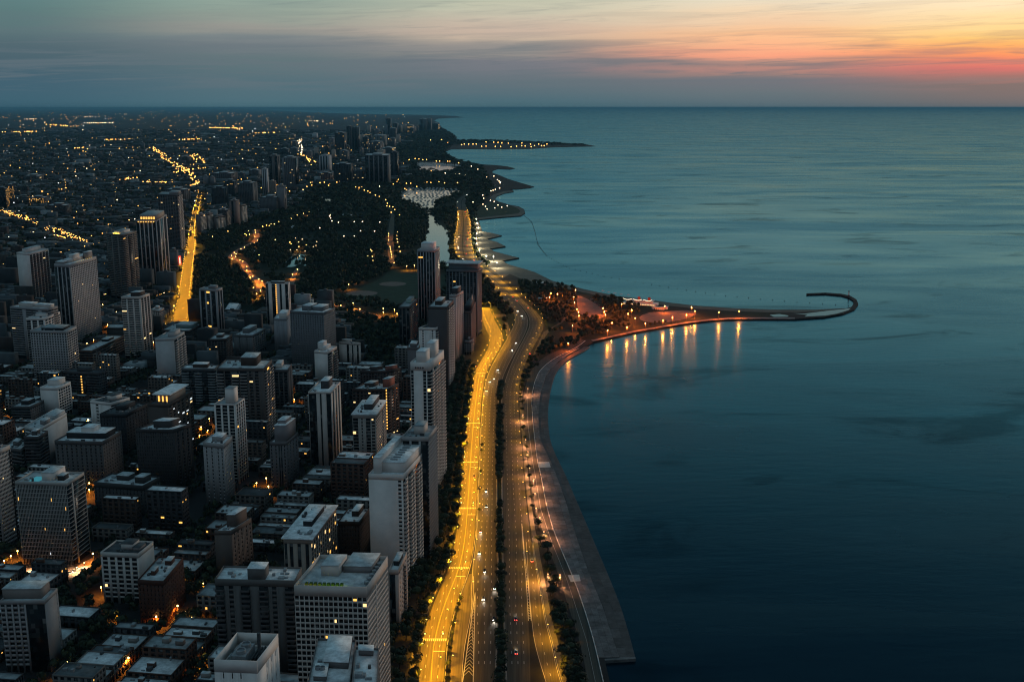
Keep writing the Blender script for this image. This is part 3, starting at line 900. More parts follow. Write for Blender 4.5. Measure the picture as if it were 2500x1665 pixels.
def facade(acc, p0, p1, z0, z1, pat, nf, dw, inset, cap, balc=None, panes=None, litcand=None, proud=.22, base=4.5):
    """Piers, spandrels and slabs that stand proud of a glazed core, from p0 to p1 (seen from outside, left to right)."""
    ex = Vector((p1[0] - p0[0], p1[1] - p0[1], 0)); W = ex.length; ex /= W
    n = Vector((ex.y, -ex.x, 0))
    o = Vector((p0[0], p0[1], 0)) + ex * inset
    W -= 2 * inset
    cols = parse(pat)
    tot = sum(w for _, w in cols)
    zt = z1 - cap
    fh = (zt - z0 - base) / nf
    def bx(x0, x1, za, zb, out=0.0, a=acc):
        a.box(o + ex * x0 - n * dw + Vector((0, 0, za)), ex * (x1 - x0), n * (dw + out), (0, 0, zb - za))
    bx(0, W, zt, z1)
    x = 0.0
    for ch, w in cols:
        cw = w / tot * W
        xa, xb = x, x + cw
        x = xb
        if ch == '.':
            bx(xa, xb, z0, zt); continue
        if ch == '|':
            bx(xa, xb, z0, zt, proud); continue
        side, low, top = {'w': (.2, .42, .08), 'W': (.09, .30, .06), 'r': (0, .5, 0), 'g': (0, .14, 0), 'k': (0, 0, 0), 'b': (0, .10, 0), 's': (.34, .5, .08), 'p': (.12, .5, 0)}[ch]
        if side:
            bx(xa, xa + cw * side, z0, zt); bx(xb - cw * side, xb, z0, zt)
        wa, wb = xa + cw * side, xb - cw * side
        for k in range(nf):
            zf = z0 + base + k * fh
            if low:
                bx(wa, wb, zf - fh * top, zf + fh * low)
            if ch == 'b':
                a = balc if balc is not None else acc
                bx(xa + .15, xb - .15, zf - .22, zf, 1.5, a)
                q = o + ex * (xa + .15) + n * 1.40 + Vector((0, 0, zf))
                a.box(q, ex * (xb - xa - .3), n * .1, (0, 0, fh * .36))
                for xx in (xa + .15, xb - .25):
                    a.box(o + ex * xx + Vector((0, 0, zf)), ex * .1, n * 1.40, (0, 0, fh * .36))
            if litcand is not None and ch not in 'sk':
                litcand.append((o + ex * (wa + .1) - n * (dw - .10) + Vector((0, 0, zf + fh * (low + .02))), ex * (wb - wa - .2), n * .03, Vector((0, 0, fh * (.93 - top - low)))))
            if panes is not None and ch in 'WwrpR':
                panes.append((o + ex * (wa + .02) - n * (dw - .03) + Vector((0, 0, zf + fh * low + .02)), ex * (wb - wa - .04), n * .05, Vector((0, 0, fh * (1 - top - low) - .04))))

def solve_h(B, vb):
    lo, hi = 3.0, 300.0
    for _ in range(40):
        h = (lo + hi) / 2
        p = P(B[0], B[1], h)
        if proj(p.x, p.y, GZ)[1] > vb: hi = h
        else: lo = h
    return lo

def tower(nick, label, zone, A, B, C, hv, S, E, wall, cat='tower', fh=2.95, roof=0, pent=None, lit=.02, cap=3.2, win=None, units=3, slab=None,
          parapet=1.0, proud=.22, name='apartment_tower', litk=(0, 1), roofdrop=None, bcol=None, group=None, simple=False, mark=None, litcols=()):
    a_, b_, c_ = (Z(zone, *A), Z(zone, *B), Z(zone, *C))
    if isinstance(hv, str):
        h = float(hv)
    else:
        h = solve_h(b_, Z(zone, 0, hv)[1])
    a, b, c = (P(*q, h) for q in (a_, b_, c_))
    if b.y < 1050 and units: units = units * 2 + 4
    return tower_at(nick, label, a, b, c, h, S, E, wall, cat, fh, roof, pent, lit, cap, win, units, slab, parapet, proud, name, litk, roofdrop, bcol, group, simple, litcols)

def tower_at(nick, label, a, b, c, h, S, E, wall, cat='building', fh=2.95, roof=0, pent=None, lit=.012, cap=3.2, win=None, units=3, slab=None,
             parapet=1.0, proud=.22, name='low_building', litk=(0, 1), roofdrop=None, bcol=None, group=None, simple=False, litcols=(), z0=GZ - .4):
    d = a + c - b
    ctr = (a + c) / 2
    t = link(name, None, None, (ctr.x, ctr.y, GZ))
    tagp(t, label, cat, group)
    org = t.location
    wall = tuple(c * (.62 if max(wall) < .3 else 1) for c in wall)
    wm = wall_mat(wall)
    dw = .34
    nf = max(1, round((h - GZ - 4.5 - cap) / fh))
    foot = [a, b, c, d]
    # the glazed core, drawn in by the depth of the facade
    def inset(k):
        u = (b - a); u.z = 0; v = (c - b); v.z = 0
        iu, iv = u.normalized() * k, v.normalized() * k
        return [Vector((p.x, p.y, 0)) for p in (a + iu + iv, b - iu + iv, c - iu - iv, d + iu - iv)]
    co = inset(dw)
    drop = roofdrop if roofdrop else parapet
    core = Acc()
    core.box((co[0].x, co[0].y, z0), co[1] - co[0], co[3] - co[0], (0, 0, h - drop - .35 - z0))
    core.build('glazing', glass_mat(), t, org)
    ac, bal, cand, panes = Acc(), Acc(), [], []
    facade(ac, a, b, z0, h, S, nf, dw, 0, cap, bal, panes if win else None, cand, proud)
    facade(ac, b, c, z0, h, E, nf, dw, dw, cap, bal, panes if win == 2 else None, cand, proud)
    facade(ac, c, d, z0, h, '.', nf, dw, 0, cap)
    facade(ac, d, a, z0, h, '.rr.rr.' if not simple else '.', nf, dw, dw, cap)
    ac.build('facade_frame', wm, t, org, 'stuff' if len(ac.b) > 12 else None)
    if bal.b:
        bal.build('balcony_rim', wall_mat(bcol or wall), t, org, 'stuff')
    rf = Acc()
    rc = inset(dw + .004)
    zr = h - drop
    rf.box((rc[0].x, rc[0].y, zr - .35), rc[1] - rc[0], rc[3] - rc[0], (0, 0, .35))
    ro = rf.build('roof', roof_mat(roof), t, org)
    ux, uy = rc[1] - rc[0], rc[3] - rc[0]
    o0 = Vector((rc[0].x, rc[0].y, zr))
    if slab:
        over, col = slab
        e = inset(-over); e2 = inset(dw + 1.2)
        sl = Acc()
        sl.box((e[0].x, e[0].y, h + .003), e[1] - e[0], e[3] - e[0], (0, 0, .7))
        so = sl.build('roof_slab', roof_mat(col), t, org)
        o0 = Vector((e[0].x, e[0].y, h + .703)); ux, uy = e[1] - e[0], e[3] - e[0]
    if pent is None and not simple:
        pent = [(.32, .35, .66, .74, 4.0)]
    for p in pent or []:
        x0, y0, x1, y1, ph = p[:5]
        pm = wall_mat(p[5]) if len(p) > 5 else wm
        q = o0 + ux * x0 + uy * y0
        pb = Acc(); pb.box(q, ux * (x1 - x0), uy * (y1 - y0), (0, 0, ph))
        po = pb.build('penthouse', pm, t, org)
        pr_ = Acc()
        ov = .04 if simple else .2
        pr_.box(q - ux.normalized() * ov - uy.normalized() * ov + Vector((0, 0, ph)), ux * (x1 - x0) + ux.normalized() * 2 * ov, uy * (y1 - y0) + uy.normalized() * 2 * ov, (0, 0, .2 if simple else .3))
        ro2 = pr_.build('penthouse_roof', roof_mat(roof), po, org)
    for k in range(units):
        sx, sy, sz = random.choice((random.uniform(.7, 1.6), random.uniform(1.5, 3.4))), random.choice((random.uniform(.7, 1.6), random.uniform(1.2, 3))), random.uniform(.5, 2.0)
        fx, fy = random.uniform(.06, .9), random.uniform(.06, .9)
        if any(p[0] - .12 < fx < p[2] + .04 and p[1] - .1 < fy < p[3] + .04 for p in pent or []):
            continue
        if ux.length * (1 - fx) < sx + .4 or uy.length * (1 - fy) < sy + .4: continue
        ubox('air_handler', random.choice((M_METAL, M_DARKM, M_METAL)), o0 + ux * fx + uy * fy, ux.normalized() * sx, uy.normalized() * sy, (0, 0, sz), ro, org)
    # windows with a light on
    lm = [Acc(), Acc(), Acc()]
    nlit = 0
    for o_, x_, n_, z_ in cand:
        if random.random() < lit * 1.5:
            lm[random.choice(litk)].box(o_, x_ * random.choice((1, .55)), n_, z_ * random.choice((1, .7))); nlit += 1
    for k in range(3):
        lm[k].build('lit_window', M_LIT[k], t, org, 'stuff' if nlit > 2 else None)
    if win:
        random.shuffle(panes)
        for o_, x_, n_, z_ in panes[:300]:
            ubox('window', glass_mat(), o_, x_, n_, z_, t)
        if len(panes) > 300:
            rest = Acc()
            for q_ in panes[300:]: rest.box(*q_)
            rest.build('window_glazing', glass_mat(), t, org, 'stuff')
    TOWERS.append((nick, [(p.x, p.y) for p in foot], (ctr.x, ctr.y), h, name))
    t['_o0'] = list(o0); t['_ux'] = list(ux); t['_uy'] = list(uy); t['_h'] = h
    return t

def roofpart(t, name, mat, fx, fy, sx, sy, sz, dz=0.0):
    o0, ux, uy = Vector(t['_o0']), Vector(t['_ux']), Vector(t['_uy'])
    return ubox(name, mat, o0 + ux * fx + uy * fy + Vector((0, 0, dz)), ux * sx, uy * sy, (0, 0, sz), t)

def roofdrum(t, name, mat, fx, fy, r, hh, dz=0.0, hollow=False):
    o0, ux, uy = Vector(t['_o0']), Vector(t['_ux']), Vector(t['_uy'])
    ob = link(name, drum_mesh(mat, hollow), t)
    ob.location = o0 + ux * fx + uy * fy + Vector((0, 0, dz)) - t.location
    ob.scale = (r, r, hh)
    return ob

LT, LW, MD, DK, BK, BR, TN, RD = (.58, .50, .45), (.74, .66, .61), (.24, .215, .21), (.055, .05, .054), (.022, .021, .024), (.058, .036, .028), (.35, .28, .23), (.12, .045, .03)

# ---- nearest buildings ------------------------------------------------
t = tower('punched-grid tower', 'pale concrete tower with a deep square window grid and lit roof terrace', 'y5', (815, 847), (1355, 862), (1512, 632), '88', 'W15', 'W9|W13', LT, cap=5.5, win=1, roof=1, units=0, pent=[(.22, .42, .47, .80, 5.5), (.50, .55, .90, 1.0, 3.5, MD)], lit=.012, parapet=2.0)
for k in range(6): roofdrum(t, 'exhaust_fan', M_METAL, .94, .20 + k * .12, 1.15, 1.6)
roofpart(t, 'rooftop_pool', M_POOL, .58, .86, .13, .07, .1, 3.52)
for k in range(9): roofpart(t, 'planter_shrub', M_GREENLEAF, .10 + k * .062, .10, .04, .05, 1.3)
mg = emit('terrace_light', (.62, .85, .12), 4.5); ma = emit('terrace_lamp', (1.0, .62, .08), 5.0)
for k in range(10): roofpart(t, 'terrace_light', ma if k < 4 else mg, .09 + k * .062, .055, .018, .02, .7)
t = tower('fan-well tower', 'white corner tower whose open roof well holds two big cooling fans', 'y5', (218, 1400), (540, 1412), (698, 1207), '95', '.~14s.~10s.~9s.~30', '.~30s.~9s.~9s.~9', LW, units=0, pent=[], roofdrop=6.0, roof=2, cap=5.5, fh=5.5, lit=0)
roofpart(t, 'cooling_tower', M_METAL, .22, .28, .36, .50, 4.2)
for k in range(2): roofdrum(t, 'cooling_fan', M_METAL, .40, .41 + k * .24, 2.1, 1.5, 4.2, True); roofdrum(t, 'fan_blade', M_DARKM, .40, .41 + k * .24, 1.65, .2, 4.7)
roofdrum(t, 'flue', M_DARKM, .80, .52, .8, 12.0)
for k in range(3): roofpart(t, 'pipe_rack', M_DARKM, .64 + k * .08, .40, .03, .42, 2.0 + .3 * k)
t = tower('stepped-roof block', 'grey stepped roof with hatches at the foot of the punched-grid tower', 'y5', (905, 1625), (1222, 1640), (1277, 1250), '84', 'w9', 'w9', MD, roof=0, units=6, pent=[(.30, .45, .92, .98, 3.0), (.10, .20, .42, .44, 2.2)], lit=0)
for k in range(2): roofdrum(t, 'cooling_fan', M_METAL, .18 + .12 * k, .32, 1.2, 1.6, 2.2, True)
tower('plain-roof block', 'plain pale flat roof right beside the stepped roof', 'y5', (1236, 1650), (1430, 1660), (1447, 1312), '86', 'w6', 'w9', MD, roof=0, units=2, pent=[(.15, .86, .8, .98, 2.5)], lit=0)
t = tower('dark balcony slab', 'dark broad apartment slab with four stacks of balconies on its front', 'y5', (225, 800), (822, 812), (872, 712), '60', 'b.~4w.~8b.~12b.~3w.~9b.~2', '.www.', (.21, .19, .18), cap=4, units=7, pent=[(.40, .1, .62, .62, 6.5)], roof=0, bcol=(.10, .09, .09), lit=.003)
t = tower('overhanging-roof block', 'mid-rise with a pale overhanging roof and a black plant box on it', 'y5', (736, 500), (943, 508), (1128, 262), '46', 'k.~7k.~13k.~13k.~8', 'g|g|g|g|g|g|g|g|g|g|g|g|', TN, slab=(1.2, 0), units=5, pent=[(.40, .34, .68, .82, 3.6, BK)], lit=.13, litk=(0, 0, 1))
for k in range(2): roofdrum(t, 'exhaust_fan', M_METAL, .52 + .16 * k, .12, 1.0, .7)
tower('small brown block', 'small brown apartment block with a pale roof beside the overhanging-roof mid-rise', 'y5', (1140, 372), (1300, 377), (1377, 272), '34', 's8', 's9', BR, roof=0, units=4, pent=[(.42, .45, .75, .95, 4.0)], lit=.02)
t = tower('white blank slab', 'tall white slab with blank south wall and raking rows of balconies facing the lake', 'y3', (563, 1342), (880, 1352), (1080, 1128), (1432 - 800) * 3.768, '.~68p.~3', 'bpbbpbbpb', LW, units=0, pent=[(.30, .12, .98, .96, 7.0), (.10, .05, .30, .99, 11.0)], roof=0, bcol=LT, lit=.004, fh=2.85, cap=4)
for k in range(7): roofpart(t, 'roof_duct', M_METAL, .5 + .02 * (k % 2), .2 + k * .1, .22, .03, .7, 7.35)
tower('ribbed dark slab', 'thin dark slab with a pale finely gridded lakeside flank', 'y3', (873, 1000), (1110, 1005), (1192, 900), (1366 - 800) * 3.768, 'k.~3k.~3k', 'g|g|g|g|g|g|g|g|g|g|', (.36, .34, .33), units=3, pent=[(.35, .3, .72, .8, 6, LT)], roof=2, lit=.004)
t = tower('porthole tower', 'very tall white tower with four round portholes under its roof and long balcony stacks', 'y3', (948, 317), (1130, 322), (1258, 205), (1212 - 800) * 3.768, 'g.~1.~30g|g', 'b.~3bb.~3bb', LW, units=2, pent=[(.25, .05, .72, .38, 9.0), (.50, .45, .88, .80, 12.0), (.05, .30, .30, .62, 4.0, BK)], roof=0, bcol=LT, lit=.004, cap=7)
a0 = P(*Z('y3', 948, 317), t['_h']); b0 = P(*Z('y3', 1130, 322), t['_h'])
for k in range(4):
    ob = link('porthole', drum_mesh(M_DARKM), t); ob.location = a0.lerp(b0, .27 + k * .12) + Vector((0, 0, -4.5)) - t.location
    ob.scale = (.75, .75, .12); ob.rotation_euler = (math.pi / 2, 0, math.atan2(b0.y - a0.y, b0.x - a0.x))
tower('rosy bow-front tower', 'slim rosy stone tower with bowed bays between the grid tower and the trees', 'y5', (1518, 730), (1590, 735), (1655, 600), (1544 - 1150) * 3.0446, 'kk.', '.w.w.b.w.', (.46, .35, .30), roof=1, pent=[(.2, .3, .8, .8, 3.0, BK)], lit=.02, bcol=(.3, .23, .2))
t = tower('pool-roof tower', 'grey gridded office tower with a small turquoise pool on its roof', 'y4', (108, 77), (498, 89), (626, 6), (1381 - 1150) * 3.0446, 'g|' * 34 + 'g', 'g|g~30', (.40, .36, .33), units=2, pent=[(.42, .28, .66, .95, 5.5, LW), (.72, .30, .84, .6, 3.5, BK)], roof=1, lit=.006, cap=2.2, proud=.12, litk=(0, 0, 2))
roofpart(t, 'rooftop_pool', emit('pool_teal', (.07, .40, .46), .32), .20, .18, .20, .42, .12)
for k in range(5):
    roofpart(t, 'roof_beacon', ma, .12 + .2 * k, .02, .006, .01, .5)
tower('edge tower', 'tall pale tower at the left edge with dark balconies on its far corner', 'y1', (-300, 942), (-45, 950), (92, 888), (1345 - 850) * 3.768, 'g|g|g|g|', 'p9b', (.42, .39, .37), units=2, pent=[], roof=1, bcol=BK, lit=.006)
tower('white-flank slab', 'slab with dark glazed front and one plain white flank near the lower left corner', 'y4', (-5, 962), (330, 958), (427, 868), (1640 - 1150) * 3.0446, 'r|r|r|r|k~40', '.~60s.~2', (.33, .30, .29), roof=1, units=4, pent=[(-.02, .25, .86, .95, 6, (.25, .21, .19))], lit=.006, cap=2.4)
tower('small gridded hotel', 'small off-white hotel of even window bands with a blank right flank', 'y4', (745, 600), (1026, 612), (1140, 520), (1475 - 1150) * 3.0446, '.~2W.~2W.~2W.~2W.~2W.~2', '.', (.55, .50, .46), roof=5, units=4, pent=[(.40, .35, .72, .8, 4.0), (.74, .3, .93, .7, 2.2, MD)], lit=.02, win=1)
tower('chamfered brick block', 'dark red brick apartment block lit orange at its foot by a street lamp', 'y4', (1022, 806), (1215, 816), (1362, 640), (1530 - 1150) * 3.0446, 's7', 's3.~4s4.~4s3', RD, roof=1, units=6, pent=[(.3, .25, .45, .45, 3), (.5, .7, .75, .9, 3)], lit=.03, litk=(0,))
tower('two-step brown tower', 'plain brown brick tower with a lower wing and a pale stair head', 'y5', (222, 442), (347, 442), (500, 345), (1412 - 1150) * 3.0446, '.', '.~2s3.~3s2', (.20, .15, .13), roof=0, units=2, pent=[(.30, .35, .82, .95, 9.0)], lit=.004)
tower('corniced dark block', 'wide dark old block with pale cornice lines and one bright roof lamp', 'y1', (860, 1228), (1310, 1264), (1470, 1180), (1263 - 850) * 3.768, 's14', 's6', (.09, .08, .08), roof=1, units=5, pent=[(.30, .45, .55, .85, 4.0), (.74, .3, .92, .75, 5)], lit=.015, cap=4.5)
tower('corniced hotel', 'wide dark hotel with a pale double row of square windows under a deep cornice', 'y1', (500, 848), (940, 857), (1115, 757), (1197 - 850) * 3.768, 's10', 's8', (.17, .15, .145), roof=0, units=3, pent=[(.12, .3, .95, .85, 5.0, BK), (.42, .35, .68, .75, 9.0, LW)], lit=.006, cap=3.5)
tower('many-windowed brick block', 'dark brick block speckled with small windows below a pale flat roof', 'y1', (1245, 742), (1590, 747), (1762, 690), (1196 - 850) * 3.768, 's16', '.~3s3.~3', (.095, .075, .07), roof=0, units=4, pent=[(.30, .35, .72, .9, 6.0)], lit=.035, litk=(0, 0, 1))
t = tower('white-crown tower', 'brown tower dashed with white windows under a lit white crown pavilion', 'y1', (1355, 507), (1545, 515), (1770, 388), (1146 - 850) * 3.768, '.', 'p.~3p.~3p.~3p.~3p.~3p', (.14, .105, .09), roof=5, units=2, pent=[(.20, .18, .92, .80, 7.0, (.5, .36, .28))], lit=.10, litk=(2, 2, 1))
o0, ux, uy = Vector(t['_o0']), Vector(t['_ux']), Vector(t['_uy'])
ubox('crown_roof', roof_mat(3), o0 + ux * .12 + uy * .10 + Vector((0, 0, 7.4)), ux * .88, uy * .80, (0, 0, .9), t)
for k in range(3): ubox('lit_window', M_LIT[0], o0 + ux * (.30 + .2 * k) + uy * .174 + Vector((0, 0, .6)), ux * .07, uy * .004, (0, 0, 5), t)
tower('white lattice tower', 'slender tower wrapped in a white square lattice with a tall white stair box on top', 'y1', (1968, 510), (2165, 517), (2250, 460), (1180 - 850) * 3.768, '|g~10|g~10|g~10|', '|g~10|g~10|g~10|g~10|', LW, roof=2, units=0, pent=[(.42, .25, .82, .75, 13.0)], lit=.004, cap=1.2, proud=.3)
tower('stepped stone tower', 'old stepped stone apartment tower with narrow punched windows', 'y1', (1865, 862), (2055, 882), (2137, 806), (1241 - 850) * 3.768, '.~3s.~3s.~5s2', '.~3s6.~3', (.33, .30, .29), roof=3, units=3, pent=[(.3, .3, .8, .85, 4.0)], lit=.006, cap=4)
tower('long white party wall', 'long plain white wall of a mid-rise stepped at its far end', 'y1', (225, 712), (352, 745), (612, 592), (1138 - 850) * 3.768, 'r', '.', (.55, .53, .51), roof=1, units=4, pent=[(.60, .25, .95, .45, 4, MD), (.3, .6, .96, .98, 3.2)], lit=.01)
tower('white gridded mid-rise', 'white mid-rise with a bold window grid on its right face and a white roof box', 'y1', (366, 357), (525, 362), (650, 306), (1022 - 850) * 3.768, '.', '|W5|', LW, roof=0, units=2, pent=[(.15, .35, .75, .95, 6.0)], lit=.006, proud=.1)
tower('low grey companion', 'low grey block with a dark roof box in front of the white gridded mid-rise', 'y1', (100, 532), (275, 534), (405, 476), (1041 - 850) * 3.768, 'r', 's7', (.16, .15, .15), roof=1, units=2, pent=[(.3, .3, .7, .8, 4.5, BK)], lit=.006)
tower('far-left brown block', 'squat brown block with a white-topped corner left of the corniced hotel', 'y1', (215, 812), (352, 812), (440, 757), (1148 - 850) * 3.768, 'r', 'r', (.13, .11, .11), roof=0, units=2, lit=.02)
tower('ledge block', 'dark block with pale floor ledges beside the edge tower', 'y1', (40, 905), (190, 930), (276, 852), (1150 - 850) * 3.768, 'r', 'b4', (.20, .19, .19), roof=1, units=3, lit=.008)
tower('white-walled loft', 'white plain-walled loft with plant boxes on a dark roof', 'y1', (828, 480), (1015, 502), (1195, 452), (1062 - 850) * 3.768, '.~3s.', 'r', LW, roof=5, units=4, pent=[(.42, .45, .68, .95, 4.5)], lit=.02)
tower('black cornice block', 'very dark old block with a cluttered roof behind the corniced hotel', 'y1', (915, 602), (1150, 608), (1360, 505), (1112 - 850) * 3.768, 's9', 's8', (.06, .055, .06), roof=5, units=7, pent=[(.25, .4, .6, .9, 4)], lit=.012)
t = tower('lit-stair office', 'dark office block with one lit column of stair windows', 'y1', (578, 208), (905, 226), (978, 202), (972 - 850) * 3.768, 'r3k~6rr', 'p4', (.12, .11, .115), roof=5, units=3, lit=.004)
a0 = P(*Z('y1', 578, 208), t['_h']); b0 = P(*Z('y1', 905, 226), t['_h'])
for k in range(9):
    ubox('lit_window', M_LIT[0], a0.lerp(b0, .49) + Vector((0, -.4, -6 - k * 3.0)), (b0 - a0) * .035, (0, .1, 0), (0, 0, 1.4), t)
tower('white ribbed slab', 'big pale slab with a blank front and ribbed balcony flank', 'z4', (1425, 1042), (1600, 1037), (1697, 977), (946 - 550) * 3.768, '.', 'b.~2b.~2b', (.47, .45, .44), roof=2, units=2, pent=[(.5, .3, .85, .9, 5.5)], lit=.002, bcol=LT)
tower('glassy pale tower', 'pale tower with broad window bands and a brown box on its roof', 'z4', (1112, 657), (1287, 657), (1376, 626), (876 - 550) * 3.768, 'r.~3r.~3r.~3', '|g|g|g|', LT, roof=1, units=1, pent=[(.35, .3, .82, .9, 5, BR)], lit=.012)
t = tower('black grid tower', 'tall black tower netted with white window frames and orange lights along its roof', 'z4', (495, 354), (640, 360), (886, 285), (845 - 550) * 3.768, 'k|k|k|k|', 'w16', (.36, .34, .34), roof=0, units=2, pent=[(.18, .2, .6, .98, 4.0, LT), (.35, .35, .6, .6, 9.0, LT), (.62, .72, .85, .95, 9, MD), (-.0, .05, .5, .32, 3, MD)], lit=.008, cap=4.5)
for k in range(8): roofpart(t, 'roof_lamp', ma, .93, .30 + .08 * k, .02, .008, .7)
tower('blank cream tower', 'tower with a blank cream south wall and dark balconied flank', 'z4', (150, 250), (270, 260), (446, 216), (738 - 550) * 3.768, '.', 'b|b|b|b|b|b|', LW, roof=1, units=1, pent=[(.3, .1, .62, .85, 6.5)], lit=.004, bcol=(.20, .16, .15))
tower('square-mesh tower', 'broad grey tower with a fine square mesh front and bright right face', 'z4', (275, 967), (610, 974), (704, 926), (932 - 550) * 3.768, 'w14', 'W5', (.40, .37, .36), roof=2, units=5, pent=[(.25, .2, .85, .9, 3, BK)], lit=.006)
tower('twin-wing block', 'broad old block with a grey front behind the square-mesh tower', 'z4', (90, 747), (435, 767), (530, 742), (880 - 550) * 3.768, 'rr.~6rr.~6r', 'r', (.30, .28, .28), roof=0, units=5, pent=[(.15, .3, .5, .9, 5, LT), (.55, .4, .95, .9, 4, LT)], lit=.01)
tower('lower white wing', 'white-fronted lower wing with a long roof box beside the black grid tower', 'z4', (236, 855), (410, 852), (552, 795), (886 - 550) * 3.768, 'g|g|g|', 'W5', LW, roof=1, units=4, pent=[(.25, .3, .9, .95, 4.0)], lit=.008)
tower('crowned dark tower', 'tall dark ribbed tower with a glowing colonnade just below its roof', 'z1', (1250, 1087), (1440, 1087), (1532, 1030), (701 - 250) * 3.768, 'k|k|k|k|k|', 'k|k|k|', (.42, .40, .39), roof=2, units=0, pent=[(.12, .1, .95, .9, 9.0, TN)], lit=.02, cap=2)
t = [o for o in COL.objects if o.get('label', '').startswith('tall dark ribbed')][0]
for k in range(6): roofpart(t, 'lit_window', M_LIT[0], .17 + k * .125, .092, .08, .004, 4.0, 2.0)
for k in range(7): roofpart(t, 'lit_window', M_LIT[0], .08 + k * .125, -.012, .06, .006, 1.6, -2.3)
tower('brown-grey balcony tower', 'brown-grey tower with a pale balcony-striped flank and a lamp-lit roof', 'z1', (975, 1202), (1132, 1216), (1256, 1182), (732 - 250) * 3.768, 'r.~2r.~2r', 'r.~2b.~2r', (.26, .23, .21), roof=2, units=1, pent=[(.3, .2, .7, .9, 4, LW)], lit=.012)
for k in range(4):
    t = [o for o in COL.objects if o.get('label', '').startswith('brown-grey tower')][0]
    roofpart(t, 'roof_lamp', ma, .30 + .1 * k, .12, .04, .02, 1.2)
tower('tall dark notched tower', 'very tall dark tower with a white notched edge beside the golden avenue', 'z1', (1448, 842), (1630, 850), (1672, 826), (616 - 250) * 3.768, 'p8', 'b.~3b', (.17, .165, .17), roof=2, units=0, pent=[(.55, .2, .98, .9, 5, MD)], lit=.01, bcol=LT)
tower('rear stepped tower', 'dark tower with a white crenellated edge behind the crowned dark tower', 'z1', (1240, 985), (1420, 992), (1462, 985), (655 - 250) * 3.768, 'r', 'W3', (.14, .13, .13), roof=1, units=2, lit=.008)
# ---- striped slabs along the park --------------------------------------
for (A, B, C, vb, txt, nk) in (((1800, 1032), (1838, 1034), (1891, 1022), 572, 'first cream-striped balcony slab counted from the golden avenue', 'first striped slab'),
                               ((1885, 1022), (1905, 1024), (1956, 1014), 568, 'second cream-striped balcony slab counted from the golden avenue', 'second striped slab'),
                               ((1960, 1050), (1985, 1052), (2081, 1037), 566, 'lowest and widest cream-striped balcony slab in the row by the park', 'third striped slab')):
    tower(nk, txt, 'z1', A, B, C, (vb - 250) * 3.768, '.', 'bbb', (.24, .20, .19), roof=0, units=1, lit=.01, bcol=(.62, .56, .5))
tower('dark rear slab', 'dark banded slab rising behind the widest cream-striped slab', 'z1', (2000, 985), (2080, 988), (2112, 978), (562 - 250) * 3.768, 'r', 'b3', (.14, .12, .12), roof=0, units=1, lit=.012, bcol=TN)
tower('rosy core tower', 'rosy brown tower with a dark core rising over the striped slabs', 'z1', (2105, 900), (2165, 902), (2202, 892), (552 - 250) * 3.768, '.k.', '.', (.25, .19, .18), roof=1, units=1, lit=.012)
tower('end striped slab', 'bright cream-striped slab that ends the row beside the park trees', 'z1', (2203, 946), (2212, 948), (2266, 936), (548 - 250) * 3.768, '.', 'bb', (.26, .22, .2), roof=0, units=0, pent=[], lit=.008, bcol=(.66, .6, .54))

# ---- centre of the near city -------------------------------------------
tower('striped slim tower', 'slim black tower with tall white vertical piers on both faces', 'y2', (1515, 402), (1725, 404), (1812, 308), (1155 - 850) * 3.768, 'k~20.~9k~4.~12k~12', '.~3k~3.~3k~3.~3k~3.~3', LT, roof=0, units=3, pent=[(.38, .4, .72, .85, 7, DK)], lit=.004, cap=1.6)
tower('beige overhang tower', 'beige tower with dark glass corners and a flat overhanging roof', 'y2', (1922, 612), (2138, 614), (2230, 484), (1166 - 850) * 3.768, 'g.~3s.~3g~8w', 'w6k~6w3', (.36, .32, .29), slab=(1.0, 0), units=5, pent=[(.38, .30, .70, .95, 5, DK)], lit=.03)
tower('ribbed stone tower', 'old stone tower with upright ribs and a stepped top crowded with plant', 'y2', (1160, 862), (1312, 862), (1422, 772), (1200 - 850) * 3.768, 's.~2s.~2k~3.~2k~3.~2s', 's.~2s.~2s.~2s.~2', (.24, .21, .21), roof=0, units=4, pent=[(.22, .1, .95, .95, 14, (.24, .21, .21)), (.3, .3, .8, .8, 17, (.24, .21, .21))], lit=.006)
tower('wide balcony wall', 'wide dark building with three white wall strips and a few lit upper floors', 'y2', (672, 182), (1108, 184), (1182, 102), (1088 - 850) * 3.768, 'b.~2g.~2b.~2b.~2ww.~8', 'b|b|b', (.17, .14, .13), roof=1, units=5, pent=[(.45, .35, .78, .95, 8, BR)], lit=.035, bcol=(.28, .26, .25))
tower('twin balcony block', 'greenish block with two balcony stacks left of the wide balcony building', 'y2', (350, 182), (655, 186), (690, 152), (994 - 850) * 3.768, 'bgbgb', 'b', (.19, .2, .21), roof=0, units=2, pent=[(.3, .3, .75, .9, 4, BR)], lit=.006, bcol=(.26, .28, .29))
tower('narrow dark pier tower', 'narrow dark tower with thin white piers right of the wide balcony building', 'y2', (1200, 196), (1326, 198), (1366, 142), (1008 - 850) * 3.768, '.~2g|g|g.~2', '.~4|', (.15, .13, .13), roof=1, units=1, pent=[(.0, .3, .4, .98, 5, LT)], lit=.004)
tower('dark hall with amber stair', 'dark brick mid-rise with a lit amber stair column on its right side', 'y2', (1920, 372), (2235, 374), (2352, 318), (1080 - 850) * 3.768, 'w9', 'w3', (.085, .06, .055), roof=1, units=5, pent=[(.2, .4, .45, .85, 4), (.75, .4, .92, .9, 8, (.3, .1, .07))], lit=.05, litk=(0, 0, 1))
t = [o for o in COL.objects if o.get('label', '').startswith('dark brick mid-rise')][0]
a0 = P(*Z('y2', 1920, 372), t['_h']); b0 = P(*Z('y2', 2235, 374), t['_h'])
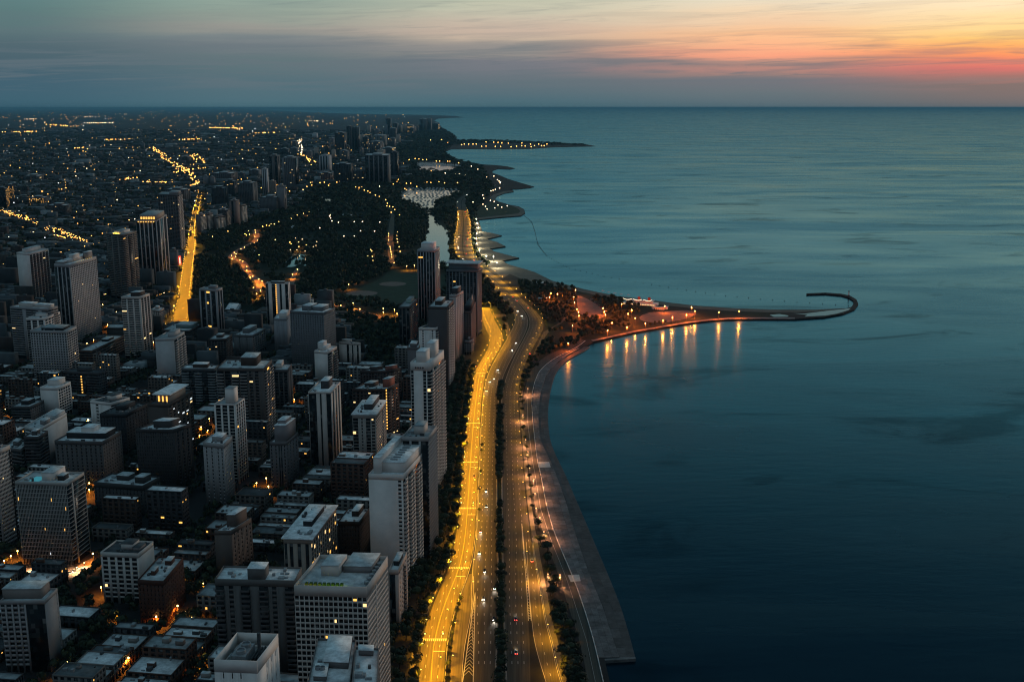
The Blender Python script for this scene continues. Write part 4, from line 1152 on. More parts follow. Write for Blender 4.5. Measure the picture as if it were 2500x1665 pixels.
for k in range(14): ubox('lit_window', M_LIT[0], a0.lerp(b0, .985) + Vector((0, -.5, -2 - k * 2.9)), (b0 - a0) * .03, (0, .1, 0), (0, 0, 1.5), t)
tower('rear brick hall', 'long dark brick block with roof sheds behind the amber-stair building', 'y2', (1992, 205), (2230, 208), (2375, 178), (985 - 850) * 3.768, 'w9', 'w4', (.10, .065, .06), roof=1, units=6, pent=[(.2, .3, .45, .7, 4), (.8, .3, .98, .8, 5, (.24, .09, .07))], lit=.012)
tower('dark slim pier tower', 'slim dark tower with pale edges at the foot of the golden avenue', 'z4', (1830, 582), (1992, 592), (2046, 572), (824 - 550) * 3.768, '|k|g~8|k|', '|k|k|', (.36, .35, .35), roof=2, units=2, pent=[(.4, .4, .8, .9, 4, MD)], lit=.04, litk=(0,))
tower('old brown block', 'old dark brown block below the slim dark tower', 'z4', (1915, 1047), (2080, 1042), (2136, 1000), (890 - 550) * 3.768, 'w6', 'w4', (.10, .08, .075), roof=1, units=3, lit=.01)
tower('grey mid slab', 'grey block with a boxy roof shed left of the blank grey slab', 'z5', (-112, 1005), (60, 1010), (183, 945), (870 - 550) * 3.768, '.s.s.', 'w6', (.24, .23, .23), roof=1, units=4, pent=[(.25, .3, .6, .9, 6)], lit=.006)
tower('wide many-windowed slab', 'wide grey slab with rows of small dark windows near the park edge', 'z5', (405, 787), (716, 802), (822, 757), (906 - 550) * 3.768, 's14', 's9', (.25, .25, .26), roof=0, units=4, pent=[(.25, .3, .5, .9, 6), (.55, .35, .85, .95, 5)], lit=.006)
tower('blank grey slab', 'plain grey blank-walled slab with a wedge-shaped white roof head', 'z5', (255, 856), (375, 857), (406, 817), (856 - 550) * 3.768, '.~10|.~10|.~10', '.', (.30, .29, .30), roof=3, units=0, pent=[(.4, .1, .95, .95, 7, LW)], lit=0)
t = tower('white-finned tower', 'black tower with broad white fins and one lit column of windows', 'z5', (182, 532), (388, 537), (406, 522), (806 - 550) * 3.768, 'k~6.~9k~5k~6.~9k~5.~9k~8', '.~3k~3.~3', LW, roof=2, units=0, pent=[(.2, .2, .8, .9, 2.5, BK)], lit=0, cap=.5)
a0 = P(*Z('z5', 182, 532), t['_h']); b0 = P(*Z('z5', 388, 537), t['_h'])
for k in range(17): ubox('lit_window', M_LIT[0], a0.lerp(b0, .43) + Vector((0, -.4, -3 - k * 3.1)), (b0 - a0) * .045, (0, .1, 0), (0, 0, 1.5), t)
tower('white apartment block', 'white blank-fronted apartment block with a stepped white roof', 'z5', (630, 1152), (750, 1162), (839, 1112), (941 - 550) * 3.768, '.', 'b.~2b', LW, roof=3, units=3, pent=[(.15, .2, .6, .9, 4), (.1, .2, .45, .7, 9)], lit=.004, bcol=(.22, .21, .2))
tower('pale pier block', 'pale block with three upright piers among the dark park trees', 'z5', (858, 1068), (1000, 1080), (1056, 1078), (899 - 550) * 3.768, '.~20k~6|.~4k~4|', '.k.', LT, roof=0, units=2, pent=[(.05, .3, .5, .9, 4)], lit=.006)

# ---- the lakeside group ----------------------------------------------
t = tower('lakefront black tower', 'tallest black tower of the lakeside group with thin pale mullions', 'z5', (1578, 224), (1741, 227), (1783, 197), (800 - 550) * 3.768, '|k|k|k|k|k|k|', '|g|g|g|g|', (.33, .33, .34), roof=0, units=2, pent=[(.15, .2, .85, .9, 9, LW)], lit=.004, cap=3.5)
a0 = P(*Z('z5', 1578, 224), t['_h']); b0 = P(*Z('z5', 1741, 227), t['_h'])
ubox('lit_window', M_LIT[0], a0.lerp(b0, .06) + Vector((0, -.5, -12)), (b0 - a0) * .24, (0, .1, 0), (0, 0, 1.8), t)
tower('flat-hat tower', 'broad grey tower with a projecting flat roof hat above the expressway', 'z5', (1843, 407), (2126, 412), (2171, 388), (822 - 550) * 3.768, 'g|g|g|g|g|g|g|g|g|', '|p5', (.22, .25, .27), roof=4, units=1, pent=[(.05, .15, .98, .95, 9, (.16, .2, .22))], lit=.004)
t = [o for o in COL.objects if o.get('label', '').startswith('broad grey tower with a projecting')][0]
roofpart(t, 'roof_hat', roof_mat(1), -.03, -.06, 1.12, 1.15, 1.2, 9.4)
tower('black corner tower', 'black mid-rise with a glowing white ledge and a green-lit roof shed', 'z5', (1405, 747), (1506, 747), (1579, 674), (856 - 550) * 3.768, 'k|k|k', 'p6', (.16, .15, .16), roof=2, units=1, pent=[(.35, .45, .8, .9, 5, (.3, .42, .38))], lit=.006)
t = [o for o in COL.objects if o.get('label', '').startswith('black mid-rise with a glowing')][0]
roofpart(t, 'ledge_light', emit('ledge_white', (.75, .9, 1.0), 1.6), .25, .02, .6, .02, .5)
tower('sawtooth balcony slab', 'dark slab with a sawtooth stack of white balconies down its lake side', 'z5', (1675, 747), (1850, 750), (1912, 685), (950 - 550) * 3.768, '.~6', '|b|b|b|', (.13, .11, .11), roof=1, units=2, pent=[(.25, .3, .6, .9, 5, BR)], lit=.006, bcol=(.62, .58, .54))
tower('striped lakeside slab', 'tall slab with pale vertical stripes facing the lake behind the sawtooth balconies', 'z5', (1872, 642), (1930, 642), (2003, 602), (877 - 550) * 3.768, '.', '.w.w.w.w.', (.36, .33, .32), roof=1, units=2, pent=[(.0, .3, .9, .8, 8, DK)], lit=.006)
tower('steep-roofed tower', 'dark old tower with a steep roof and chimneys beside the flat-hat tower', 'z5', (2003, 792), (2072, 792), (2117, 702), (862 - 550) * 3.768, 's3', 's6', (.15, .12, .12), roof=5, units=0, pent=[(.1, .1, .9, .9, 7, BK), (.6, .6, .75, .75, 14, TN)], lit=.006)
tower('white plain block', 'plain white block with two slot windows and a cluttered roof behind the porthole tower', 'z5', (1590, 942), (1746, 942), (1842, 902), (952 - 550) * 3.768, '.~4s.~10s.~2', 'b4', LW, roof=5, units=6, pent=[(.72, .5, .98, .95, 9, (.05, .12, .15))], lit=.006, bcol=LT)
tower('small mansard block', 'small stone block with lit roof lamps left of the porthole tower', 'z5', (1485, 1120), (1590, 1124), (1610, 1085), (958 - 550) * 3.768, '.', '.', (.24, .21, .2), roof=3, units=1, pent=[(.2, .2, .8, .9, 4)], lit=0)
tower('lake corner annex', 'low pale annex tucked at the foot of the steep-roofed tower', 'z5', (2010, 1065), (2075, 1065), (2100, 1040), (866 - 550) * 3.768, 'w3', 'w4', (.27, .26, .26), roof=1, units=1, lit=.02)

# ---- low blocks around the avenue -------------------------------------
tower('long flat store', 'long low flat-roofed hall beside the black grid tower', 'z4', (722, 1147), (842, 1152), (1140, 1012), (901 - 550) * 3.768, 'r', 'r', (.16, .11, .09), roof=1, units=2, pent=[(.2, .6, .7, .8, 3, BK)], lit=.01, name='commercial_block')
tower('flat garage', 'flat-roofed low garage lit yellow beside the glassy pale tower', 'z4', (982, 942), (1130, 942), (1150, 905), (822 - 550) * 3.768, '.', '.', (.10, .09, .085), roof=1, units=0, pent=[], lit=0, name='commercial_block')
tower('rosy gridded block', 'small pale rosy block with square windows next to the golden avenue', 'z4', (1386, 772), (1466, 782), (1511, 757), (803 - 550) * 3.768, 'w4', 'W5', (.45, .36, .32), roof=0, units=1, lit=.02)
tower('green-roof hall', 'wide low hall with a pale green-grey roof at the end of the golden avenue', 'z4', (1490, 960), (1740, 968), (1850, 905), (835 - 550) * 3.768, 'r', 'r', (.14, .11, .10), roof=1, units=1, pent=[(.35, .35, .95, .85, 5, (.14, .2, .2))], lit=.02, name='commercial_block')
tower('museum hall', 'pale gabled museum hall in trees right of the slim dark tower', 'z4', (2052, 800), (2172, 804), (2218, 724), (772 - 550) * 3.768, '.', '.w.w.w.', (.40, .40, .40), roof=0, units=0, pent=[(.1, .1, .9, .9, 3, (.42, .45, .46))], lit=0, name='museum_hall')

# ---- distant high-rises ------------------------------------------------
def far_tower(zone, x0, x1, top, base, S, E, wall, label, nick, lit=.012, f=.75, pent=None, bcol=None, litk=(0, 1)):
    w = x1 - x0
    lit *= 1.6
    tower(nick, label, zone, (x0, top), (x0 + f * w, top + .012 * w), (x1, top - .05 * w), base, S, E, wall, roof=1, units=0, pent=pent if pent is not None else [(.3, .2, .7, .8, 5)], lit=lit, fh=3.6, bcol=bcol, litk=litk, name='distant_tower')
GB, SL, NV = (.16, .17, .18), (.27, .27, .28), (.075, .08, .09)
far_tower('z2', 505, 705, 872, 1018, 's12', 'bb', GB, 'broad low slab with lamps on its roof among the park-edge towers', 'lamp-roofed slab', .02, bcol=TN)
far_tower('z2', 660, 748, 768, 1015, '.', '.k.', SL, 'plain grey-blue tower with a white-striped right side at the park edge', 'plain park-edge tower', .004)
far_tower('z2', 523, 582, 612, 858, '.k.k.', '.', (.42, .42, .43), 'slim white-ribbed tower standing left in the park-edge cluster', 'slim ribbed tower', .004)
far_tower('z2', 588, 692, 490, 765, 'k.k', '.k.k', (.20, .18, .17), 'tall dark ribbed tower in the park-edge cluster', 'tall ribbed tower', .01)
far_tower('z2', 590, 655, 725, 860, 'r', 'b', TN, 'short cream tower tucked before the tall ribbed tower', 'short cream tower', .02)
far_tower('z2', 708, 862, 508, 798, '.p6', 'k', (.26, .26, .27), 'broad tower pale on the left and black on the right edge', 'half-black tower', .012)
far_tower('z2', 1472, 1705, 485, 755, 'k|k|k|k|k|', '.', SL, 'broad ribbed lakeside tower with a bright white right edge', 'broad ribbed tower', .02, f=.92)
far_tower('z2', 1708, 1784, 460, 690, 'k.k', 'k', NV, 'dark tower immediately right of the broad ribbed lakeside tower', 'dark neighbour tower', .08)
far_tower('z2', 1185, 1365, 568, 745, 'p9', 'w', NV, 'wide dark block at the north end of the park', 'wide dark block', .008)
far_tower('z2', 1050, 1165, 490, 640, '.k.k.k.', '.', (.36, .36, .37), 'white-piered tower north of the park', 'white-piered tower', .01)
far_tower('z2', 1193, 1307, 280, 492, 'p7', 'w', NV, 'tall black tower left of the distant lakefront pair', 'black distant tower', .008)
far_tower('z2', 1302, 1358, 222, 450, 'k.', '.', NV, 'dark distant tower with a lit amber band at its top', 'amber-topped tower', .008)
far_tower('z2', 1360, 1425, 230, 446, '.k.', 'k', GB, 'slate distant tower next to the amber-topped one', 'slate distant tower', .012)
far_tower('z2', 1663, 1716, 150, 300, 'k', 'k', NV, 'lone black tower near the horizon with a mast light', 'lone horizon tower', .0)
far_tower('z2', 1972, 2052, 155, 268, 'k.', '.', GB, 'left one of the paired towers by the far shore', 'far shore tower', .008)
far_tower('z2', 2054, 2088, 150, 264, '.', '.', SL, 'narrow pale tower between the far shore towers', 'far narrow tower', .008)
far_tower('z2', 2092, 2164, 196, 258, 'r', 'r', GB, 'stocky far shore tower with a lit top', 'stocky shore tower', .05)
far_tower('z2', 1729, 1782, 195, 292, '.k', '.', GB, 'grey tower between the lone horizon tower and the shore', 'grey horizon tower', .01)
far_tower('z2', 1784, 1818, 215, 288, '.', '.', TN, 'small cream far tower, left one of a pair', 'far cream tower', .01)
far_tower('z2', 1822, 1855, 205, 285, '.', '.', TN, 'small cream far tower, right one of a pair', 'far cream twin', .01)
far_tower('z2', 1863, 1926, 212, 284, 'r', '.', TN, 'cream far tower with a bright lamp on its roof', 'lamp-topped far tower', .02)
far_tower('z2', 1655, 1690, 205, 300, '.', '.', SL, 'slim pale far tower just left of the lone horizon tower', 'slim far tower', .01)
far_tower('z2', 1690, 1768, 240, 330, 'r', 'r', GB, 'broad grey far block below the lone horizon tower', 'broad far block', .012)
far_tower('z2', 1490, 1528, 215, 285, '.', '.', TN, 'tapered cream far tower west of the lone horizon tower', 'tapered far tower', .01)
far_tower('z2', 1540, 1676, 306, 412, '.w.w.w.', '.', (.20, .22, .22), 'wide far block with a bright white right edge', 'wide far block', .006)
far_tower('z2', 1518, 1642, 362, 478, 'w6', 'w', GB, 'wide grey block right behind the broad ribbed lakeside tower', 'wide rear block', .012)
far_tower('z2', 1470, 1540, 290, 340, 'r', 'r', NV, 'low dark far block left of the white-edged wide block', 'low far block', .02)
far_tower('z2', 1620, 1758, 420, 490, 'r', 'r', GB, 'flat-topped block peeping over the dark neighbour tower', 'peeping block', .02)
far_tower('z2', 1235, 1330, 445, 540, 'w6', 'w', GB, 'small grey block in front of the black distant tower', 'small grey block', .012)
far_tower('z2', 1040, 1190, 650, 732, 'w8', 'w', (.19, .14, .13), 'brown low block by the lamps at the north end of the park', 'brown park-end block', .02)
far_tower('z2', 1362, 1470, 628, 742, 'w6', 'b', GB, 'grey block with lit stair between the park lamps and the broad ribbed tower', 'lit-stair block', .02)
far_tower('z2', 300, 482, 738, 945, 'p9', '.w.', GB, 'broad dark tower second from the golden avenue in the rear row', 'second rear tower', .006)
far_tower('z2', 60, 212, 785, 955, 'p9', 'w', NV, 'dark slab first from the golden avenue in the rear row', 'first rear slab', .006)
far_tower('z2', 172, 302, 722, 862, 'p7', 'w', NV, 'dark block with lit top floors standing behind the first rear slab', 'lit-topped rear block', .02)
far_tower('z2', 66, 300, 652, 732, 'w9', 'w', (.16, .13, .12), 'brown low block with a lit red strip in the rear row', 'red-strip block', .01)
far_tower('z2', -18, 34, 678, 770, '.', '.', SL, 'pale blue blank block beside the end of the golden avenue', 'pale blank block', 0)
far_tower('z2', 38, 96, 690, 768, '.', '.', SL, 'pale blue boxy block right of the pale blank block', 'pale boxy block', 0)
far_tower('z2', 300, 372, 650, 700, 'r', 'r', GB, 'low grey block right of the red-strip block', 'low grey block', .02)
far_tower('z2', 403, 520, 622, 690, 'r', '.', SL, 'low pale roofed block with one big white light', 'white-light block', .04)
far_tower('z2', 778, 836, 298, 350, 'r', 'r', (.26, .22, .21), 'small rosy pair of blocks out in the far neighbourhoods', 'rosy far block', .01)
far_tower('z2', 985, 1040, 286, 330, '.', '.', (.4, .4, .4), 'small white block out in the far neighbourhoods', 'white far block', .01)
far_tower('z2', 690, 782, 428, 490, 'k', 'k', NV, 'black flat block with one lit amber strip on top', 'black strip block', .02)
far_tower('z2', 784, 862, 420, 470, 'r', '.', SL, 'pale block beside the thin white mast north-west of the park', 'mast block', .02)
far_tower('z2', 780, 860, 360, 430, 'w5', 'w', GB, 'grey block behind the pale mast block', 'grey mast-side block', .02)
far_tower('z2', 1140, 1196, 330, 400, 'w5', 'w', SL, 'lighter grey block left of the black distant tower', 'lighter grey block', .02)
far_tower('z2', 1425, 1470, 300, 370, '.', '.', TN, 'small cream block right of the slate distant tower', 'cream rear block', .01)
far_tower('z2', 1595, 1650, 375, 440, '.', '.', SL, 'pale narrow block between the wide blocks near the lake', 'pale narrow block', .01)
for i, (x, w, a, b) in enumerate(((880, 50, 500, 560), (930, 60, 450, 520), (1000, 50, 420, 500), (1100, 60, 380, 460), (1240, 60, 330, 420), (1380, 50, 300, 420), (1450, 60, 320, 430), (1560, 50, 250, 330),
                                  (1580, 80, 440, 500), (1600, 40, 270, 350), (1700, 60, 330, 410), (1760, 40, 300, 380), (1880, 50, 240, 290), (1940, 30, 215, 270), (1905, 40, 225, 275), (1290, 46, 400, 480), (1420, 40, 420, 500), (1165, 40, 440, 520))):
    k = ('dark', 'grey', 'cream')[i % 3]
    far_tower('z2', x, x + w, a, b, ('p4', 'w4', '.')[i % 3], 'w', (NV, SL, TN)[i % 3], 'small %s tower filling the skyline along the far shore, %s from left' % (k, ordw(i + 1)), 'small far tower', .02)
far_tower('z1', 1520, 1750, 800, 920, 'w9', 'w3', (.13, .13, .14), 'wide old block just left of the golden avenue', 'wide avenue block', .006)
far_tower('z1', 430, 655, 945, 1050, 'r9', 'r', (.15, .13, .13), 'hospital-like banded block with bright lamps along its roof', 'banded block', .012)
far_tower('z1', 262, 450, 875, 940, 'w9', '.', (.14, .12, .12), 'low block of small lit windows near the left edge', 'lit small-window block', .30, litk=(0,))
far_tower('z1', -40, 78, 790, 985, 'k', 'w5', NV, 'dark edge tower with orange windows at the far left', 'orange-windowed edge tower', .25, litk=(0,))
far_tower('z1', 60, 128, 765, 905, 'w4', 'w3', NV, 'second dark tower with orange windows at the far left', 'orange-windowed second tower', .18, litk=(0,))
far_tower('z1', 1240, 1305, 548, 610, 'w', 'w', (.2, .16, .15), 'brown far block left of the lit crossing', 'brown far block', .01)
far_tower('z1', 1660, 1760, 500, 560, 'w', 'w', (.14, .10, .10), 'reddish far block above the lit crossing', 'reddish far block', .01)
far_tower('z1', 1095, 1160, 550, 600, 'w', 'w', GB, 'grey far block in the western neighbourhoods', 'grey far block', .01)
far_tower('z1', 222, 400, 675, 720, 'w', 'w', (.17, .14, .13), 'low brown school-like block in the western neighbourhoods', 'school-like block', .01)
far_tower('z1', 1302, 1330, 375, 430, '.', '.', GB, 'lone slim tower far out in the west', 'lone west tower', .01)
far_tower('z4', 1555, 1640, 230, 400, '.', '.', (.19, .19, .20), 'grey mural wall beside the golden avenue', 'mural wall', 0)

# ================================================================== low city
def to_grid(x, y):
    return x * GE[0] + y * GE[1], x * GN[0] + y * GN[1]
def from_grid(e, n):
    return e * GE[0] + n * GN[0], e * GE[1] + n * GN[1]

TB = []
for nick, foot, ctr, h, nm in TOWERS:
    g = [to_grid(*p) for p in foot]
    TB.append((min(p[0] for p in g), max(p[0] for p in g), min(p[1] for p in g), max(p[1] for p in g), nick, ctr, h, nm))
TA = np.array([t[:4] for t in TB])

def hits_tower(e0, e1, n0, n1, m=3.0):
    return bool(((TA[:, 0] - m < e1) & (TA[:, 1] + m > e0) & (TA[:, 2] - m < n1) & (TA[:, 3] + m > n0)).any())

LAKE_AV = np.array([[INNER.at(d, 0).x, INNER.at(d, 0).y] for d in np.linspace(0, INNER.len, 40)])
CLK = np.array([[(CLARK.at(d, .5)).x, CLARK.at(d, .5).y, CLARK.width(d) / 2] for d in np.linspace(0, CLARK.len, 60)])
KEEP = [[Z('y4', *p) for p in [(130, 700), (560, 700), (690, 630), (710, 700), (560, 800), (430, 810), (180, 800)]]]
PARKX = PARK + []

def free_ground(x, y, m=6.0, park_ok=False):
    if y < 300: return False
    u, v = proj(x, y, GZ)
    if u > 1000 and v < 800 and not park_ok: return False
    i = np.interp(y, LAKE_AV[:, 1], LAKE_AV[:, 0])
    if y <= LAKE_AV[-1, 1] + 40 and x > i - 22 - m: return False
    if not park_ok and in_poly(u, v, PARKX): return False
    if CLK[0, 1] - 10 < y < CLK[-1, 1] + 10:
        c = np.interp(y, CLK[:, 1], CLK[:, 0]); w = np.interp(y, CLK[:, 1], CLK[:, 2])
        if abs(x - c) < w + m + 4: return False
    for k in KEEP:
        if in_poly(u, v, k): return False
    return True

SHOREP = SHORE + [(-3000, 268), (-3000, 3000), (1560, 3000)]
def on_land(x, y):
    u, v = proj(x, y, GZ)
    return in_poly(u, v, SHOREP)

houses = []
def lay_blocks(n0, n1):
    n = n0
    while n < n1:
        e = -1500.0 - .45 * max(0, n)
        x, y = from_grid(0, n)
        while e < 420:
            for half in (0, 1):
                ee = e + half * 33
                dep = random.uniform(21, 30)
                nn = n + 9
                while nn < n + 92:
                    w = random.choice((7.5, 8, 9, 11, 14, 18))
                    cxg, cyg = ee + dep / 2, nn + w / 2
                    x, y = from_grid(cxg, cyg)
                    if y > 250:
                        u, v = proj(x, y, 10)
                        if -40 < u < 1260 and v < 1720 and random.random() < .9:
                            if not hits_tower(ee, ee + dep, nn, nn + w, 1.5) and free_ground(x, y, dep / 2 - 6) and on_land(x + 25, y):
                                houses.append((y, ee, ee + dep, nn, nn + w, random.choice((9, 10, 11, 12, 12, 13, 14, 17)) if random.random() > (.15 if v < 1230 else .05) else random.choice((21, 25, 30, 36)), u, v))
                    nn += w + random.choice((.25, .25, .25, 1.2, 6))
            e += 82
        n += 104
lay_blocks(380, 2050)
houses.sort(key=lambda r: r[0])

roofname = {0: 'pale-roofed', 1: 'grey-roofed', 2: 'slate-roofed', 3: 'white-roofed', 4: 'dark-roofed', 5: 'black-roofed'}
wallname = [((.09, .05, .04), 'brick'), ((.17, .13, .11), 'tan-walled'), ((.07, .065, .07), 'dark-walled'), ((.26, .23, .21), 'stone-walled'), ((.14, .07, .05), 'red-brick')]
LABELS = {}
def nearest_tower(x, y):
    best = None
    for t in TB:
        if t[7] == 'distant_tower' and y < 1500: continue
        d = math.hypot(t[5][0] - x, t[5][1] - y)
        if best is None or d < best[0]: best = (d, t)
    return best[1]
def relation(x, y, t):
    u, v = proj(x, y, GZ); tu, tv = proj(t[5][0], t[5][1], GZ)
    du, dv = u - tu, v - tv
    if abs(du) > 1.3 * abs(dv): return 'left of' if du < 0 else 'right of'
    return 'in front of' if dv > 0 else 'behind'
def unique(base):
    n = LABELS.get(base, 0) + 1
    LABELS[base] = n
    return base if n == 1 else '%s, %s one' % (base, ordw(n))

NH = 300
def huts(w, d):
    out = []
    for k in range(random.choice((1, 1, 2))):
        sx, sy = random.uniform(2.2, 5.5) / w, min(.6, random.uniform(2, 4) / d)
        x0 = random.uniform(.05, .42) + .48 * k * (1 - sx); y0 = random.uniform(.1, .85 - sy)
        if x0 + sx < .95: out.append((x0, y0, x0 + sx, y0 + sy, random.uniform(1.6, 3.0), random.choice(wallname)[0]))
    return out
for i, (y0, e0, e1, n0, n1, h, u, v) in enumerate(houses[:NH]):
    pa, pb, pc = (Vector((*from_grid(*q), h)) for q in ((e0, n0), (e1, n0), (e1, n1)))
    x, y = from_grid((e0 + e1) / 2, (n0 + n1) / 2)
    wc, wn = random.choice(wallname)
    rk = random.choice((0, 0, 1, 1, 1, 2, 2, 3, 4, 5))
    t = nearest_tower(x, y)
    wide = 'wide' if n1 - n0 > 12 else 'narrow' if n1 - n0 < 8.5 else 'small'
    hut = random.random() < .5
    lab = unique('%s %s %s house%s %s the %s' % (wide, roofname[rk], wn, ' with hut' if hut else '', relation(x, y, t), t[4]))
    tw = tower_at('house', lab, pa, pb, pc, h, 'w6', 'w4' if n1 - n0 > 10 else 'w3', wc, 'house', fh=3.1, roof=rk,
                  pent=huts(e1 - e0, n1 - n0) if hut else [], lit=.02, cap=1.0, units=random.choice((1, 2, 3, 4, 5)), parapet=.6, name='row_house', litk=(0,), group='low houses of the near blocks', simple=True)
    TOWERS.pop()

# every other low building: the neighbourhoods that run to the horizon, one mass
def far_city():
    acc = [Acc() for _ in range(3)]
    for (y0, e0, e1, n0, n1, h, u, v) in houses[NH:]:
        x, y = from_grid(e0, n0)
        a, b = Vector((*from_grid(e1 - e0, 0), 0)), Vector((*from_grid(0, n1 - n0), 0))
        acc[random.randrange(3)].box((x, y, 0), a, b, (0, 0, h), random.choice((0, 0, 1, 2)))
        if random.random() < .5:
            acc[0].box((x + a.x * .4 + b.x * .3, y + a.y * .4 + b.y * .3, h), a * .2, b * .4, (0, 0, 2.2), 0)
    n = 2054.0
    while n < 15000:
        k = 1 if n < 4200 else (1.6 if n < 7500 else 3.2)
        e = -1300 - .62 * n
        while e < 700:
            x, y = from_grid(e, n)
            u, v = proj(x, y, 8)
            if -30 < u < 1130 and random.random() < (.80 if n < 5000 else .55):
                if free_ground(x, y, 6) and on_land(x + 60, y + 20) and not hits_tower(e, e + 25 * k, n, n + 15 * k, 2):
                    big = random.random() < .035
                    dx, dy = random.uniform(14, 26) * k * (1.9 if big else 1), random.uniform(8, 17) * k * (1.8 if big else 1)
                    h = random.choice((7, 8, 9, 10, 11, 12)) * (1.3 if big else 1) + (random.uniform(4, 16) if random.random() < .03 else 0)
                    acc[random.randrange(3)].box((x, y, 0), (dx * GE[0], dx * GE[1], 0), (dy * GN[0], dy * GN[1], 0), (0, 0, h + GZ), random.choice((0, 0, 1, 1, 2)))
            e += random.choice((24, 28, 34, 44)) * k
        n += random.choice((18, 22, 30)) * k
    mats = [[surf('block_%d_%d' % (i, j), c, .8, .35, .05, .3) for j, c in enumerate(cs)] for i, cs in enumerate((
        ((.09, .105, .115), (.03, .03, .032), (.24, .27, .28)), ((.028, .024, .022), (.06, .068, .072), (.045, .03, .027)), ((.07, .082, .09), (.022, .022, .025), (.05, .043, .04))))]
    for i, a in enumerate(acc):
        o = a.build('distant_neighborhood', mats[i])
        o['kind'] = 'stuff'
        o['label'] = ('pale', 'brown', 'grey')[i] + ' low rooftops of the neighbourhoods that run to the horizon'
far_city()

# ================================================================== trees
M_LEAF = []
for i, c in enumerate(((.024, .034, .018), (.032, .044, .022), (.018, .026, .016), (.038, .048, .022))):
    m = surf('leaf_%d' % i, c, .75, .35, .25, .25)
    M_LEAF.append(m)
M_BARK = surf('bark', (.05, .04, .03), .95, .3, 1.5, .1)

def crown_arrays(n, size, seed, flat=.8):
    """Leaf clumps through a lobed volume about one unit in radius: n small bent quads."""
    g = np.random.default_rng(seed)
    lobes = g.normal(size=(7, 3)); lobes /= np.linalg.norm(lobes, axis=1)[:, None]
    lobes *= g.uniform(.35, .62, (7, 1)); lobes[:, 2] *= .7
    which = g.integers(0, 7, n)
    p = g.normal(size=(n, 3)); p /= np.linalg.norm(p, axis=1)[:, None]
    p = lobes[which] + p * (g.uniform(.55, 1, (n, 1)) ** .5) * g.uniform(.36, .52, (7, 1))[which]
    p[:, 2] *= flat
    d1 = g.normal(size=(n, 3)); d1 /= np.linalg.norm(d1, axis=1)[:, None]
    out = p / (np.linalg.norm(p, axis=1)[:, None] + 1e-6)
    d1 -= (d1 * out).sum(1)[:, None] * out * .75
    d2 = np.cross(out, d1); d2 /= np.linalg.norm(d2, axis=1)[:, None] + 1e-9
    s = size * g.uniform(.7, 1.4, (n, 1))
    q = np.stack([p - d1 * s, p - d2 * s * .7, p + d1 * s, p + d2 * s * .7], axis=1)
    return q          # n,4,3

CROWNS, TRUNKS = [], []
for k in range(6):
    q = crown_arrays(330, .15, 40 + k)
    CROWNS.append(raw_mesh('crown', q.reshape(-1, 3), np.arange(330 * 4).reshape(-1, 4), 4, [M_LEAF[k % 4]]))
for k in range(3):
    v, f = [], []
    tube(v, f, [(0, 0, -.05), (.01, 0, .3), (.0, .02, .62)], [.035, .028, .018])
    for j in range(4):
        a = j * 1.7 + k
        tube(v, f, [(.005, .01, .36 + .05 * j), (.18 * math.cos(a), .18 * math.sin(a), .62 + .03 * j)], [.014, .006], 4)
    TRUNKS.append(py_mesh('trunk', v, f, [M_BARK]))

def tree(x, y, h, r, label, group, z=GZ):
    t = link('tree', None, None, (x, y, z))
    tagp(t, label, 'tree', group)
    k = random.randrange(6)
    tr = link('trunk', TRUNKS[k % 3], t); tr.scale = (h, h, h)
    c = link('crown', CROWNS[k], t)
    hh = h * random.uniform(.34, .42)
    c.location = (0, 0, h - hh * .95)
    c.scale = (r * random.uniform(.85, 1.15), r * random.uniform(.85, 1.15), hh / .8)
    c.rotation_euler = (0, 0, random.uniform(0, 6.28))
    return t

TREES = []
# the planted median: clumps with gaps as in the photo
d, k = 6.0, 0
gaps = [(985, 1000), (1185, 1235), (1365, 1400), (1535, 1560)]
while d < 700:
    p = (SB.at(d, 1) + NB.at(dist_of_v(NB, pix_of(SB.at(d, 1))[1]), 0)) / 2
    u, v = pix_of(p)
    wide = abs(NB.at(dist_of_v(NB, v), 0).x - SB.at(d, 1).x)
    if not any(a < v < b for a, b in gaps) and wide > 2.0 and (v > 830):
        k += 1
        TREES.append((p.x + random.uniform(-.6, .6), p.y, random.uniform(8, 11), random.uniform(3.8, 5.4), 'dark leafy tree in the planted median, %s from the near end' % ordw(k), 'trees in the expressway median'))
    d += random.uniform(6.0, 9.0)
# both sides of the walk west of the inner drive
k = 0
d = 0.0
while d < 800:
    for off in (-2.4, -10.5, -18):
        if random.random() < .86:
            p = INNER.at(d, 0) + Vector((off + random.uniform(-1, 1), random.uniform(-2, 2), 0))
            e, n = to_grid(p.x, p.y)
            if not hits_tower(e - 2, e + 2, n - 2, n + 2, 0):
                k += 1
                TREES.append((p.x, p.y, random.uniform(9, 13), random.uniform(4.4, 6.4), 'street tree beside the walk under the lakefront towers, %s from the near end' % ordw(k), 'trees west of the inner drive'))
    d += random.uniform(7.5, 10.5)
# shrubs and small trees on the divider
k = 0
for d in list(np.arange(8, 150, 9.5)) + [300, 345, 395, 452, 470]:
    p = INNER.at(d, 1.0) + Vector((2.6, 0, 0)); k += 1
    TREES.append((p.x, p.y, random.uniform(4, 6.5), random.uniform(1.5, 2.4), 'small tree on the divider beside the inner drive, %s from the near end' % ordw(k), 'small divider trees'))
